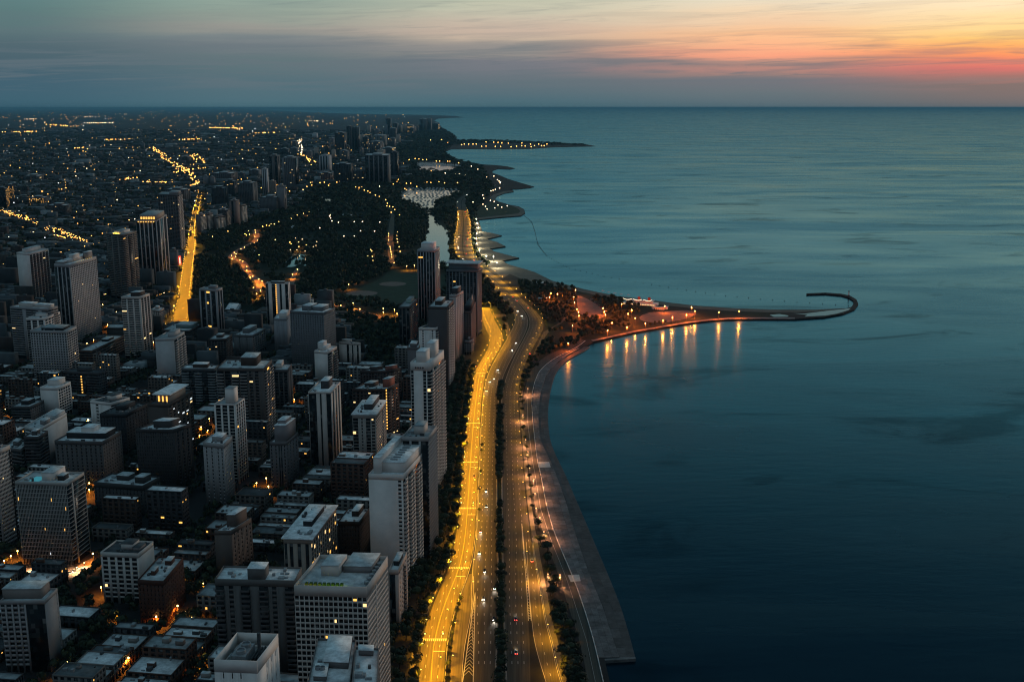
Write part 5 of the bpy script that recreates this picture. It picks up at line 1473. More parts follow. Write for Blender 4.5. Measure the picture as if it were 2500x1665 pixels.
# strip between the entry ramp and the lakefront path
k = 0
for v in list(np.arange(1700, 1480, -13)) + list(np.arange(1455, 1300, -26)) + list(np.arange(1290, 1000, -24)) + list(np.arange(985, 850, -9)):
    l = np.interp(-v, [-a for a in (1760, 1665, 1564, 1511, 1446, 1370, 1314, 1242, 1150, 1033, 964, 914, 858, 846)], [1404, 1378, 1354, 1342, 1334, 1318, 1308, 1296, 1287, 1276, 1268, 1277, 1305, 1312])
    r = np.interp(-v, [-p[1] for p in PATH_L], [p[0] for p in PATH_L])
    wd = r - l
    for _ in range(2 if wd > 30 else 1):
        u = l + wd * random.uniform(.15, .75)
        p = P(u, v); k += 1
        s = 1.0 if wd > 16 else .6
        TREES.append((p.x, p.y, random.uniform(7, 10.5) * s, random.uniform(3.8, 5.4) * s, 'leafy tree between the expressway and the lakefront path, %s from the near end' % ordw(k), 'trees beside the lakefront path'))
for x, y, h, r, lab, g in TREES:
    tree(x, y, h, r, lab, g)
NT = len(TREES)

# street trees among the near houses, then the masses of the park and the far streets
cand = []
n = 380.0
while n < 2050:
    e = -1500.0 - .45 * n
    while e < 420:
        for off in (-4.5, -14.5):
            nn = n + random.uniform(0, 6)
            while nn < n + 100:
                x, y = from_grid(e + off, nn)
                if y > 300:
                    u, v = proj(x, y, 8)
                    if -20 < u < 1260 and v < 1700 and random.random() < .8 and free_ground(x, y, -4) and not hits_tower(e + off - 2, e + off + 2, nn - 2, nn + 2, .5) and on_land(x + 10, y):
                        cand.append((y, x, u, v))
                nn += random.uniform(8, 12)
        e += 82
    n += 104
for _ in range(1100):       # back yards and the wooded courts
    u, v = random.uniform(0, 1050), random.uniform(860, 1660)
    p = P(u, v); e, n = to_grid(p.x, p.y)
    if free_ground(p.x, p.y, -4) and not hits_tower(e - 3, e + 3, n - 3, n + 3, .5):
        if not any(h[1] - 2 < e < h[2] + 2 and h[3] - 2 < n < h[4] + 2 for h in houses[:700]):
            cand.append((p.y, p.x, u, v))
cand.sort()
NI = max(0, 300 - NT)
for y, x, u, v in cand[:NI]:
    t = nearest_tower(x, y)
    tree(x, y, random.uniform(8, 12.5), random.uniform(3.2, 4.8), unique('dark street tree %s the %s' % (relation(x, y, t), t[4])), 'street trees of the near blocks')

# ================================================================== lamps
def lamp_meshes():
    v, f = [], []
    tube(v, f, [(0, 0, 0), (0, 0, 8.6), (0, 0, 9.4)], [.12, .08, .06])
    tube(v, f, [(0, 0, 9.3), (0, -1.2, 9.8), (0, -2.4, 9.9)], [.05, .045, .04], 5)
    cobra = py_mesh('lamp_post', v, f, [M_POLE])
    v, f = [], []
    blob(v, f, (0, -2.6, 9.82), (.26, .48, .17), 8, 4)
    head = py_mesh('lamp_head', v, f, [emit('sodium_lens_low', (1.0, .60, .12), 5)])
    headb = py_mesh('lamp_head', v, f, [emit('sodium_lens_far', (1.0, .56, .12), 18)])
    v, f = [], []
    tube(v, f, [(0, 0, 0), (0, 0, 3.8), (0, 0, 4.3)], [.09, .06, .10])
    post = py_mesh('lamp_post', v, f, [M_POLE])
    v, f = [], []
    blob(v, f, (0, 0, 4.65), (.36, .36, .40), 8, 5)
    globe = {k: py_mesh('lamp_globe', v, f, [m]) for k, m in (('s', M_SODIUM), ('w', M_WARM), ('x', M_WHITE), ('p', emit('path_lens', (1.0, .50, .22), 2.2)))}
    return cobra, head, headb, post, globe
COBRA, HEAD, HEADB, POST, GLOBE = lamp_meshes()
LIGHTD = {}
def spot(power, col, ang=150, rad=.35):
    k = (round(power), col, ang, rad)
    if k not in LIGHTD:
        l = bpy.data.lights.new('lamp_light', 'SPOT' if ang < 180 else 'POINT')
        l.energy = power; l.color = col; l.shadow_soft_size = rad
        if ang < 180: l.spot_size = math.radians(ang); l.spot_blend = .5
        LIGHTD[k] = l
    return LIGHTD[k]

NLAMP = [0]
def street_lamp(p, rot, label, group, power, col=SODIUM, ang=164, bright=False):
    t = link('street_lamp', None, None, p); tagp(t, label, 'street lamp', group); t.rotation_euler = (0, 0, rot)
    link('lamp_head', HEADB if bright else HEAD, link('post', COBRA, t))
    if power:
        l = link('lamp_light', spot(power, col, ang), t, (0, -2.6, 9.45))
    NLAMP[0] += 1
    return t
def park_lamp(p, label, group, power, kind='s', scale=1.0):
    t = link('park_lamp', None, None, p); tagp(t, label, 'park lamp', group)
    a = link('post', POST, t); b = link('lamp_globe', GLOBE[kind], a)
    a.scale = (scale,) * 3
    b.scale = (min(1, 1.25 / scale),) * 3; b.location = (0, 0, 4.65 * (1 - min(1, 1.25 / scale)))
    if power:
        c = {'s': (1.0, .27, .02), 'p': (1.0, .40, .17), 'w': (1.0, .55, .27), 'x': (1.0, .86, .55)}[kind]
        if scale >= 2.35 and kind == 's': c = (1.0, .16, .012)
        link('lamp_light', spot(power, c, 165 if scale < 2.35 else 360), t, (0, -.9, 4.1 * scale))
    NLAMP[0] += 1
    return t

PW = 30000
def lamp_row(road, f, off, d0, d1, step, rot, text, group, power):
    k = 0
    for d in np.arange(d0, d1, step):
        p = road.at(d, f) + Vector((off, 0, 0)); p.z = GZ
        k += 1
        pw = power(p.y) if callable(power) else power
        street_lamp(p, rot, '%s, %s from the near end' % (text, ordw(k)), group, pw, bright=p.y > 1750)
lamp_row(INNER, 0, -.9, 6, 1260, 30, math.pi / 2, 'sodium street lamp on the building side of the inner drive', 'lamps on the building side of the inner drive', PW)
lamp_row(INNER, 1, .9, 20, 1240, 30, -math.pi / 2, 'sodium street lamp on the divider side of the inner drive', 'lamps on the divider of the inner drive', PW)
lamp_row(SB, 0, -.8, 150, 1300, 36, math.pi / 2, 'sodium lamp at the landward edge of the southbound lanes', 'lamps along the southbound lanes', lambda y: PW * (.12 if y < 620 else .16))
lamp_row(NB, 1, .8, 200, 1300, 36, -math.pi / 2, 'sodium lamp at the lake edge of the northbound lanes', 'lamps along the northbound lanes', lambda y: PW * (.20 if y < 620 else .28))
lamp_row(ENTRY, 1, .8, 10, 200, 40, -math.pi / 2, 'sodium lamp on the lake side of the entry ramp', 'lamps along the entry ramp', PW * .55)
lamp_row(EXITR, 0, -1.2, 12, 150, 40, math.pi / 2, 'sodium lamp beside the exit ramp', 'lamps along the exit ramp', PW * .4)
lamp_row(SB, 0, -.8, 1340, 2900, 70, math.pi / 2, 'distant sodium lamp beside the southbound lanes past the towers', 'far lamps along the southbound lanes', PW * 1.6)
lamp_row(NB, 1, .8, 1330, 2900, 70, -math.pi / 2, 'distant sodium lamp beside the northbound lanes past the towers', 'far lamps along the northbound lanes', PW * 1.6)
lamp_row(CLARK, 0, -.6, 8, CLARK.len, 34, math.pi / 2, 'sodium lamp on the left kerb of the golden avenue', 'lamps on the left of the golden avenue', PW * 1.25)
lamp_row(CLARK, 1, .6, 25, CLARK.len, 34, -math.pi / 2, 'sodium lamp on the right kerb of the golden avenue', 'lamps on the right of the golden avenue', PW * 1.25)

LAMPXY = []
def lamp_list(zone, pts, z, kind, power, text, group, scale=1.0, head=4.65, real=True):
    out = []
    for x, y in pts:
        u, v = Z(zone, x, y)
        p = P(u, v, GZ + head * scale); p.z = GZ
        out.append(p)
    out.sort(key=lambda p: p.y)
    LAMPXY.extend((p.x, p.y) for p in out)
    for i, p in enumerate(out):
        lab = '%s, %s nearest' % (text, ordw(i + 1)) if i else '%s, the nearest' % text
        park_lamp(p, lab, group, power, kind, scale)

lamp_list('y4', [(235, 700), (365, 705), (495, 712), (570, 715), (625, 680)], 0, 'w', 13000, 'warm lamp at the foot of the pool-roof tower', 'lamps at the foot of the pool-roof tower', .8)
lamp_list('y4', [(620, 1050), (850, 1060), (1160, 1080), (1425, 1088), (1375, 1040), (1365, 733), (1510, 835), (750, 862), (500, 1420), (425, 1552), (690, 612), (130, 592), (30, 665), (80, 630), (1480, 1445), (1380, 1385), (955, 1385), (1520, 1370), (1555, 530), (1320, 1000)], 0, 's', 17000,
          'orange street lamp among the low houses of the near blocks', 'orange lamps of the near blocks', 1.5)
lamp_list('y1', [(870, 97), (955, 102), (785, 190), (810, 655), (60, 455), (120, 445), (20, 495), (100, 495), (215, 440), (1410, 345), (1440, 340), (1850, 725), (1910, 755), (1835, 800), (1925, 650), (820, 1240), (820, 1300), (50, 560)], 0, 's', 19000,
          'orange street lamp between the mid-rise blocks left of the white lattice tower', 'orange lamps between the mid-rise blocks', 1.6)
lamp_list('y2', [(1130, 1195), (1150, 1270), (1480, 355), (1525, 365), (1440, 340), (1925, 1100), (1040, 1240), (1390, 470), (1300, 390)], 0, 's', 14000, 'orange street lamp in the courts near the ribbed stone tower', 'orange lamps near the ribbed stone tower', 1.6)
lamp_list('z4', [(1025, 550), (30, 1195), (30, 355), (500, 715), (515, 700), (945, 730), (990, 915), (965, 880), (860, 1055), (800, 1085), (1600, 740), (1520, 905), (1410, 1075), (60, 615), (130, 605), (20, 715), (75, 720), (1070, 800)], 0, 's', 14000, 'orange street lamp around the black grid tower', 'orange lamps around the black grid tower', 1.9)
lamp_list('d9', [(1268, 885), (1337, 862), (1388, 870), (1425, 838), (1490, 838), (1575, 795), (1812, 738), (2125, 685), (2045, 640), (2155, 605), (1925, 670), (600, 980), (925, 1028), (995, 975), (955, 1055), (1012, 1040), (1120, 958), (1130, 1000), (1115, 1080), (1165, 1150),
                 (1100, 1195), (1033, 1228), (915, 1285), (848, 1318), (720, 1385), (755, 1415), (667, 1443), (748, 1465), (680, 1505), (830, 1530), (885, 1555), (1505, 1140), (1195, 1432), (1955, 1185), (1958, 1275), (1785, 1185), (1810, 1218), (2100, 1240), (305, 1080)], 0, 's', 30000,
          'orange lamp among the trees of the western park', 'orange lamps of the western park', 2.2)
lamp_list('d9', [(2235, 1272), (2300, 1178), (1795, 1333), (1920, 1333), (2075, 1358), (2285, 1250), (2026, 1128), (1890, 1108)], 0, 'w', 9000, 'pale lamp by the south pond in the park', 'pale lamps by the south pond', 2.0)
lamp_list('z5', [(420, 620), (513, 632), (603, 643), (708, 660), (803, 680), (783, 720), (875, 738), (988, 716), (1265, 765), (1368, 775), (1265, 800), (1392, 812), (1050, 770), (945, 545), (1003, 480), (875, 378), (475, 405), (428, 452), (1480, 375), (1552, 370)], 0, 's', 26000,
          'orange lamp along the south edge of the park', 'lamps along the south edge of the park', 1.9)
lamp_list('z5', [(70, 575), (150, 515), (120, 495), (135, 600), (100, 630), (10, 380), (10, 415), (65, 470), (40, 480)], 0, 's', 60000, 'orange lamp on the winding park path by the white-finned tower', 'lamps on the winding park path', 2.0)
lamp_list('z5', [(1315, 77), (1313, 100), (1313, 135), (1395, 60), (1390, 95), (1393, 125), (1397, 153), (1327, 198), (1410, 198), (1330, 222), (1335, 245), (1420, 242), (1340, 270), (1343, 295), (1365, 345), (1150, 225), (1160, 240), (1165, 290), (1170, 325), (1120, 283)], 0, 's', 12000,
          'orange lamp lining the straight road through the park', 'lamps of the straight park road', 1.9)
lamp_list('p5', [(965, 35), (683, 75), (760, 82), (668, 122), (945, 118), (955, 180), (982, 258), (1000, 292), (1005, 333), (1283, 243), (1298, 285), (1310, 320), (1385, 415), (1335, 502), (1558, 465), (1770, 420), (1973, 388), (2080, 353), (2243, 322), (2298, 235), (2340, 278), (1495, 200), (1612, 265), (1570, 310), (1652, 362), (1993, 222), (930, 447), (882, 648)], 0, 's', 34000,
          'tall orange lamp on the beach peninsula', 'orange lamps of the beach peninsula', 2.4)
lamp_list('z6', [(1403, 455), (1508, 450)], 0, 's', 34000, 'tall orange lamp at the narrow tip of the peninsula', 'lamps at the tip of the peninsula', 2.4)
lamp_list('y6', [(1075, 60), (1085, 165), (1092, 275), (1120, 345), (1150, 450), (1180, 765), (1270, 770)], 0, 'p', 26000, 'rosy lamp shining across the lakefront path', 'lamps of the lakefront path', 1.6)
lamp_list('y3', [(2030, 560), (1985, 800), (2010, 1030), (2030, 1140), (2045, 1290)], 0, 'p', 24000, 'rosy path lamp on the upper lakefront path', 'lamps of the upper lakefront path', 1.6)
lamp_list('z3', [(990, 1075), (998, 1115), (1010, 1155), (995, 1205), (990, 1248), (995, 1298), (1020, 1355), (1080, 1415), (1148, 1415), (1180, 1475)], 0, 'x', 60000, 'white beach lamp shining on the sand spurs', 'white lamps along the sand spurs', 2.4)

# lamps beyond: bright points only, one mass
far_l = {'s': [], 'w': [], 'x': []}
def point(x, y, z, r, k):
    r = min(r, 6.0)
    far_l[k].append((x, y, z, r))
for zone, k, pts in (('z2', 's', [(1388, 790), (1420, 795), (1445, 790), (1420, 812), (1468, 818), (1500, 828), (1520, 842), (1570, 865), (1605, 878), (1610, 915), (1665, 908), (1680, 940), (1675, 965), (1700, 970), (1730, 975), (1748, 1000), (1715, 1025), (1790, 1050), (940, 785), (985, 773), (1020, 765), (1060, 750), (1075, 740), (1100, 745),
                      (1135, 740), (1150, 760), (1180, 735), (1215, 745), (1140, 775), (1110, 770), (780, 828), (905, 815), (1780, 720), (1770, 740), (1790, 750), (1735, 763), (1840, 805), (1855, 755), (1895, 755), (1950, 785), (2020, 750), (2045, 745), (2080, 748), (2155, 742), (2205, 752), (2325, 750), (1880, 535), (1905, 525), (1935, 525), (1970, 530), (2005, 535), (2040, 535),
                      (2130, 548), (2160, 548), (2235, 550), (2255, 552), (2083, 642), (2335, 565)]),
                     ('z3', 's', [(855, 395), (880, 390), (920, 390), (960, 390), (990, 390), (1080, 370), (1040, 410), (1080, 410), (1150, 372), (1190, 375), (1225, 380), (1165, 412), (1215, 412), (1285, 382), (1310, 415), (1360, 410), (1410, 380), (1408, 405), (1440, 408), (1490, 390), (1495, 415), (1525, 405), (1565, 390), (1590, 405), (1640, 390), (1615, 405), (670, 348), (672, 352), (570, 352), (728, 377)]),
                     ('z3', 'w', [(1052, 950), (1120, 915), (1155, 925), (1090, 995), (1160, 985), (1190, 958), (1225, 978), (1275, 965), (1075, 970), (960, 930), (1185, 722), (1200, 735), (1212, 745), (1210, 752), (1152, 688), (1085, 698), (1125, 825), (1145, 820), (1165, 812), (1205, 800), (1070, 845), (1050, 865), (1048, 880), (1058, 895), (705, 660), (800, 668), (835, 670), (890, 680), (915, 678), (945, 595), (1005, 625)]),
                     ('z2', 'w', [(1155, 1050), (1150, 1060), (1158, 1078), (1170, 1105), (1230, 1118), (1375, 1112), (1450, 1112), (1433, 1197), (1563, 1200), (1058, 1170), (1375, 1247), (1280, 1247), (1610, 1117), (1608, 783)])):
    for x, y in pts:
        p = P(*Z(zone, x, y), GZ + 9)
        point(p.x, p.y, GZ + 13, .42 * p.y / 1000, k)
def arterial(zone, a, b, n, jit, k='s', zz=14, r=.42):
    (x0, y0), (x1, y1) = a, b
    p0, p1 = P(*Z(zone, x0, y0), zz), P(*Z(zone, x1, y1), zz)
    for i in range(n):
        t = (i + random.random() * .6) / n
        p = p0.lerp(p1, t)
        point(p.x + random.uniform(-jit, jit), p.y + random.uniform(-jit, jit), zz + GZ, .85 * r * p.y / 1000 * random.uniform(.7, 1.15), k)
arterial('z1', (1400, 415), (1590, 560), 40, 22); arterial('z1', (1590, 560), (1760, 660), 46, 26); arterial('z1', (1760, 660), (1815, 740), 20, 14); arterial('z1', (1600, 650), (1860, 605), 22, 18)
arterial('z1', (0, 995), (300, 1090), 48, 14); arterial('z1', (310, 1105), (440, 1145), 10, 12); arterial('z1', (460, 1160), (800, 1285), 60, 13)
arterial('z1', (500, 1225), (610, 1255), 12, 2); arterial('z1', (430, 825), (620, 790), 12, 20); arterial('z1', (780, 190), (1060, 190), 20, 60, 'w'); arterial('z1', (60, 275), (320, 270), 26, 60)
arterial('z1', (1100, 715), (1270, 695), 14, 20); arterial('z1', (1330, 735), (1560, 740), 16, 25); arterial('z1', (1000, 345), (1210, 340), 18, 40); arterial('z1', (700, 425), (840, 415), 12, 30)
arterial('z1', (1950, 235), (2230, 240), 22, 60); arterial('z1', (1300, 95), (1540, 80), 18, 300, 'w'); arterial('z1', (1650, 345), (1820, 340), 16, 50); arterial('z1', (1780, 480), (1860, 560), 24, 30)
arterial('z2', (870, 340), (880, 480), 30, 22, 'w'); arterial('z2', (880, 480), (1000, 555), 26, 16); arterial('z2', (480, 285), (640, 280), 14, 60); arterial('z2', (980, 170), (1100, 178), 8, 100, 'w'); arterial('z2', (60, 235), (340, 240), 14, 60)
arterial('z1', (1770, 770), (1830, 740), 14, 10); arterial('z1', (750, 140), (930, 130), 14, 200, 'w'); arterial('z1', (1060, 110), (1170, 112), 8, 200, 'w'); arterial('z1', (200, 158), (390, 155), 12, 200, 'w'); arterial('z1', (440, 205), (680, 225), 20, 90)
for _ in range(1700):     # the scatter of street corners seen between the trees
    u = random.uniform(-5, 1080); v = 275 + (random.random() ** 1.5) * 480
    p = P(u, v, 9)
    if not free_ground(p.x, p.y, -4) or not on_land(p.x + 40, p.y + 10): continue
    e, n = to_grid(p.x, p.y)
    e = round(e / 92) * 92 - 9 + random.uniform(-2, 2)
    if random.random() < .5: n = round(n / 104) * 104
    x, y = from_grid(e, n)
    if hits_tower(e - 4, e + 4, n - 4, n + 4, 2): continue
    k = random.choices('swx', (8, 2, .8))[0]
    point(x, y, 10.5 + GZ, .30 * y / 1000 * random.choice((.35, .45, .55, .75, 1.15)), k)
OCT = np.array([(1, 0, 0), (-1, 0, 0), (0, 1, 0), (0, -1, 0), (0, 0, 1), (0, 0, -1)], dtype=float)
OF = np.array([(0, 2, 4), (2, 1, 4), (1, 3, 4), (3, 0, 4), (2, 0, 5), (1, 2, 5), (3, 1, 5), (0, 3, 5)])
for k, m, nm in (('s', emit('far_sodium', (1.0, .46, .09), 9), 'orange'), ('w', emit('far_warm', (1.0, .70, .40), 9), 'pale'), ('x', emit('far_white', (.9, .95, 1.0), 7), 'white')):
    A = np.array(far_l[k])
    V = (A[:, None, :3] + OCT[None] * A[:, 3][:, None, None]).reshape(-1, 3)
    T = (OF[None] + 6 * np.arange(len(A))[:, None, None]).reshape(-1, 3)
    o = link('distant_lamplight', raw_mesh('distant_lamplight', V, T, 3, [m]))
    o['kind'] = 'stuff'; o['label'] = nm + ' lamp points scattered across the far streets and shore'

mass = [[] for _ in range(4)]
BASE = [[crown_arrays(n, s, 90 + 10 * j + k) for k in range(5)] for j, (n, s) in enumerate(((110, .24), (46, .36), (18, .55)))]
def mass_tree(x, y, h, r, lod):
    q = BASE[lod][random.randrange(5)]
    a = random.uniform(0, 6.28); c, s = math.cos(a), math.sin(a)
    hh = h * .40
    R = np.array([[c * r, -s * r, 0], [s * r, c * r, 0], [0, 0, hh / .8]])
    mass[random.randrange(4)].append(q @ R.T + np.array([x, y, GZ + h - hh * .95]))
for y, x, u, v in cand[NI:]:
    mass_tree(x, y, random.uniform(8, 12), random.uniform(3.5, 5), 0 if y < 1100 else 1)

POLYS = [p for p in PONDS.values()] + [[Z('z5', *p) for p in [(900, 640), (1130, 540), (1260, 480), (1330, 400), (1580, 420), (1850, 440), (1850, 600), (1600, 720), (1200, 700), (960, 680)]],
         [Z('p5', *p) for p in [(965, 80), (1110, 110), (1260, 222), (1340, 325), (1245, 388), (1130, 362), (1060, 342), (990, 305), (975, 200)]],
         [Z('p5', *p) for p in [(1680, 330), (1850, 245), (2360, 250), (2400, 340), (2110, 412), (1850, 425), (1700, 395)]],
         [Z('p5', *p) for p in [(1180, 620), (1600, 510), (2355, 380), (2400, 480), (1700, 640), (1200, 720)]], RAMP, BEACH]
ROADS = [(np.array([[(r.at(d, .5)).y for d in np.linspace(0, r.len, 90)], [(r.at(d, .5)).x for d in np.linspace(0, r.len, 90)], [r.width(d) / 2 for d in np.linspace(0, r.len, 90)]])) for r in (SB, NB, INNER, CLARK, STOCK)]
LAMP_A = np.array(LAMPXY)
TRAIL_A = np.array([[p.x, p.y] for p in TRAIL_C])
def on_road(x, y, m=3.0):
    if ((TRAIL_A - (x, y)) ** 2).sum(1).min() < 15 ** 2: return True
    dl = LAMP_A - (x, y)
    if ((dl[:, 0] ** 2 + (np.where(dl[:, 1] > 0, dl[:, 1] * .42, dl[:, 1])) ** 2) < 9 ** 2).any(): return True
    for R in ROADS:
        if R[0, 0] < y < R[0, -1] and abs(x - np.interp(y, R[0], R[1])) < np.interp(y, R[0], R[2]) + m: return True
    return False
def fill(poly, spacing, hr, rr, dens=1.0, zones=()):
    us = [p[0] for p in poly]; vv = [p[1] for p in poly]
    pts = [P(u, v) for u, v in poly]
    x0, x1 = min(p.x for p in pts), max(p.x for p in pts); y0, y1 = min(p.y for p in pts), max(p.y for p in pts)
    y = y0
    while y < y1:
        x = x0
        sp_ = spacing * (1 if y < 3000 else 1.7 if y < 5000 else 3.0)
        while x < x1:
            xx, yy = x + random.uniform(-.5, .5) * sp_, y + random.uniform(-.5, .5) * sp_
            u, v = proj(xx, yy, GZ)
            if in_poly(u, v, poly) and not any(in_poly(u, v, q) for q in POLYS) and not on_road(xx, yy):
                # open lawns where a slow noise is low
                o_ = math.sin(xx * .013 + 1.3) * math.sin(yy * .011 + .4) + math.sin(xx * .031) * math.sin(yy * .027 + 2) * .6
                if random.random() < dens * (1.0 if o_ > -.55 else .12):
                    e, n = to_grid(xx, yy)
                    if not hits_tower(e - 4, e + 4, n - 4, n + 4, 0):
                        f = sp_ / spacing
                        mass_tree(xx, yy, random.uniform(*hr) * (1 if f == 1 else 1.15), random.uniform(*rr) * f, 0 if yy < 1900 else 1 if yy < 3200 else 2)
            x += sp_
        y += sp_
fill(PARK, 11.5, (10, 16), (4.6, 6.8))
fill([Z('p5', *p) for p in [(560, 840), (525, 770), (600, 630), (650, 540), (560, 330), (470, 230), (330, 60), (300, -40), (560, -40), (930, 30), (985, 100), (995, 300), (1130, 370), (1330, 400), (1330, 340), (1300, 250), (1090, 150), (1400, 130), (1700, 230), (1690, 330), (1600, 420), (1640, 470), (1500, 500), (1200, 590), (1080, 600), (1000, 680), (850, 740)]], 10.5, (7.5, 12), (3.8, 5.6))
fill([Z('y3', *p) for p in [(1930, 330), (2000, 290), (2130, 300), (2120, 370), (2060, 440), (2010, 560), (1960, 660), (1930, 600)]], 8.5, (7, 10), (3, 4.4))
fill([Z('z3', *p) for p in [(810, 350), (1200, 355), (1700, 378), (1990, 392), (2050, 402), (1700, 395), (1500, 380), (1050, 375), (880, 380), (800, 400)]], 16, (10, 15), (6, 9))
fill([Z('p5', *p) for p in [(1800, 440), (2040, 400), (2040, 425), (1800, 470)]], 9, (4, 7), (2.5, 3.5))
M_FARLEAF = []
# trees that hide most of the streets of the western neighbourhoods
y = 2000.0
while y < 14000:
    sp_ = 20 if y < 4500 else 38 if y < 8000 else 95
    x = -.52 * y - 40
    while x < .02 * y:
        xx, yy = x + random.uniform(-.5, .5) * sp_, y + random.uniform(-.5, .5) * sp_
        if free_ground(xx, yy, -3) and on_land(xx + 20, yy) and random.random() < .62:
            mass_tree(xx, yy, random.uniform(9, 14) * (1 if sp_ < 50 else 1.2), random.uniform(5, 8) * max(1, sp_ / 26), 2 if yy > 2600 else 1)
        x += sp_
    y += sp_
for i, m in enumerate(mass):
    V = np.concatenate(m).reshape(-1, 3)
    o = link('tree_foliage', raw_mesh('tree_foliage', V, np.arange(len(V)).reshape(-1, 4), 4, [M_LEAF[i]]))
    o['kind'] = 'stuff'
    o['label'] = 'dark tree crowns massed over the park and the leafy far streets'

# ================================================================== the beach peninsula
def thing(name, label, cat, loc, group=None, rot=0):
    t = link(name, None, None, loc); tagp(t, label, cat, group); t.rotation_euler = (0, 0, rot); return t
def local_box(t, name, mat, x0, y0, z0, x1, y1, z1):
    a = Acc(); a.abox(x0, y0, z0, x1, y1, z1); return a.build(name, mat, t)

a, b = P(*Z('p5', 1500, 205)), P(*Z('p5', 1890, 232))
bh = thing('beach_house', 'long ship-like beach house with white decks, string lights and red funnels', 'beach house', a, rot=math.atan2(b.y - a.y, b.x - a.x))
Lb = (b - a).length
M_SHIP = surf('ship_white', (.62, .61, .58), .7, .1, .3, .3)
M_RED = surf('funnel_red', (.28, .03, .02), .6, .2, .3, .4)
local_box(bh, 'lower_deck', M_SHIP, 0, 0, 0, Lb, 17, 4.2)
local_box(bh, 'upper_deck', M_SHIP, Lb * .10, 3, 4.203, Lb * .86, 14, 7.6)
local_box(bh, 'deck_roof', roof_mat(1), Lb * .08, 2, 7.603, Lb * .90, 15, 8.0)
for k in range(2):
    ob = link('funnel', drum_mesh(M_RED), bh); ob.location = (Lb * (.46 + .30 * k), 8.5, 8.0); ob.scale = (2.4, 2.4, 5)
M_STR = emit('string_light', (1.0, .80, .50), 4.5)
for k in range(3):
    v, f = [], []
    x0, x1 = Lb * (.02 + .3 * k), Lb * (.28 + .3 * k)
    tube(v, f, [(x0 + (x1 - x0) * t, 1.5, 10.2 - 1.8 * math.sin(math.pi * t)) for t in np.linspace(0, 1, 9)], [.16] * 9, 5)
    link('string_light', py_mesh('string_light', v, f, [M_STR]), bh)
for k in range(12):
    local_box(bh, 'porthole_window', M_LIT[1], Lb * (.04 + .078 * k), -.06, 1.5, Lb * (.04 + .078 * k) + 3.2, -.004, 2.7)
ct = P(*Z('p5', 1935, 255))
cu = thing('bath_pavilion', 'pale curved pavilion lit orange right of the beach house', 'pavilion', ct)
v, f = [], []
n = 14
for r, z in ((13, 0), (13, 4), (14, 4.002), (14, 4.5), (8, 4.5), (8, 0)):
    v += [(r * math.cos(math.pi * (1 + k / n)), r * math.sin(math.pi * (1 + k / n)) * .8, z) for k in range(n + 1)]
f = [(i * (n + 1) + k, i * (n + 1) + k + 1, (i + 1) * (n + 1) + k + 1, (i + 1) * (n + 1) + k) for i in range(5) for k in range(n)]
link('curved_wall', py_mesh('curved_wall', v, f, [M_SHIP]), cu)
for k in range(6):
    local_box(cu, 'doorway', M_DARKM, -10 + 3.4 * k, -10.6 + abs(k - 2.5) * .9, .2, -8.6 + 3.4 * k, -10.2 + abs(k - 2.5) * .9, 2.6)
for i, (x, y) in enumerate(((1415, 93), (1345, 80), (1490, 105), (1280, 66), (1575, 112))):
    p = P(*Z('p5', x, y)); t = thing('beach_tent', 'small white canopy on the sand behind the beach house, %s from the left' % ordw([3, 2, 4, 1, 5][i]), 'canopy', p, 'white canopies on the beach')
    v = [(-3, -3, 2.4), (3, -3, 2.4), (3, 3, 2.4), (-3, 3, 2.4), (0, 0, 4.2)]
    link('canopy_top', py_mesh('canopy_top', v, [(0, 1, 4), (1, 2, 4), (2, 3, 4), (3, 0, 4)], [M_SHIP]), t)
    for sx in (-2.9, 2.9):
        for sy in (-2.9, 2.9): local_box(t, 'leg', M_POLE, sx - .06, sy - .06, 0, sx + .06, sy + .06, 2.4)
p = P(*Z('p5', 590, 160)); t = thing('park_shelter', 'orange-lit comfort station among the peninsula trees', 'shelter', p)
local_box(t, 'wall', surf('station_wall', (.35, .28, .2), .9, .2, .3), -9, -5, 0, 9, 5, 4); local_box(t, 'roof', roof_mat(1), -10, -6, 4.003, 10, 6, 4.6)
p = P(*Z('z6', 470, 310)); t = thing('chess_pavilion', 'pale flat pavilion roof at the root of the beach', 'shelter', p)
local_box(t, 'wall', M_SHIP, -9, -5, 0, 9, 5, 3.4); local_box(t, 'roof', roof_mat(3), -12, -7, 3.403, 12, 7, 4.0)
# beacon on the hook
p = P(*Z('z6', 2081, 371))
t = thing('harbor_beacon', 'small white navigation beacon on the bend of the hooked breakwater', 'beacon', p)
v, f = [], []
tube(v, f, [(0, 0, 0), (0, 0, 2)], [1.6, 1.5], 10); link('base', py_mesh('base', v, f, [M_DARKM]), t)
v, f = [], []
tube(v, f, [(0, 0, 2), (0, 0, 7.5)], [1.1, .8], 10); link('tower', py_mesh('tower', v, f, [M_SHIP]), t)
v, f = [], []
tube(v, f, [(0, 0, 7.5), (0, 0, 9.2), (0, 0, 10)], [1.1, .9, .1], 10); link('lantern', py_mesh('lantern', v, f, [M_DARKM]), t)
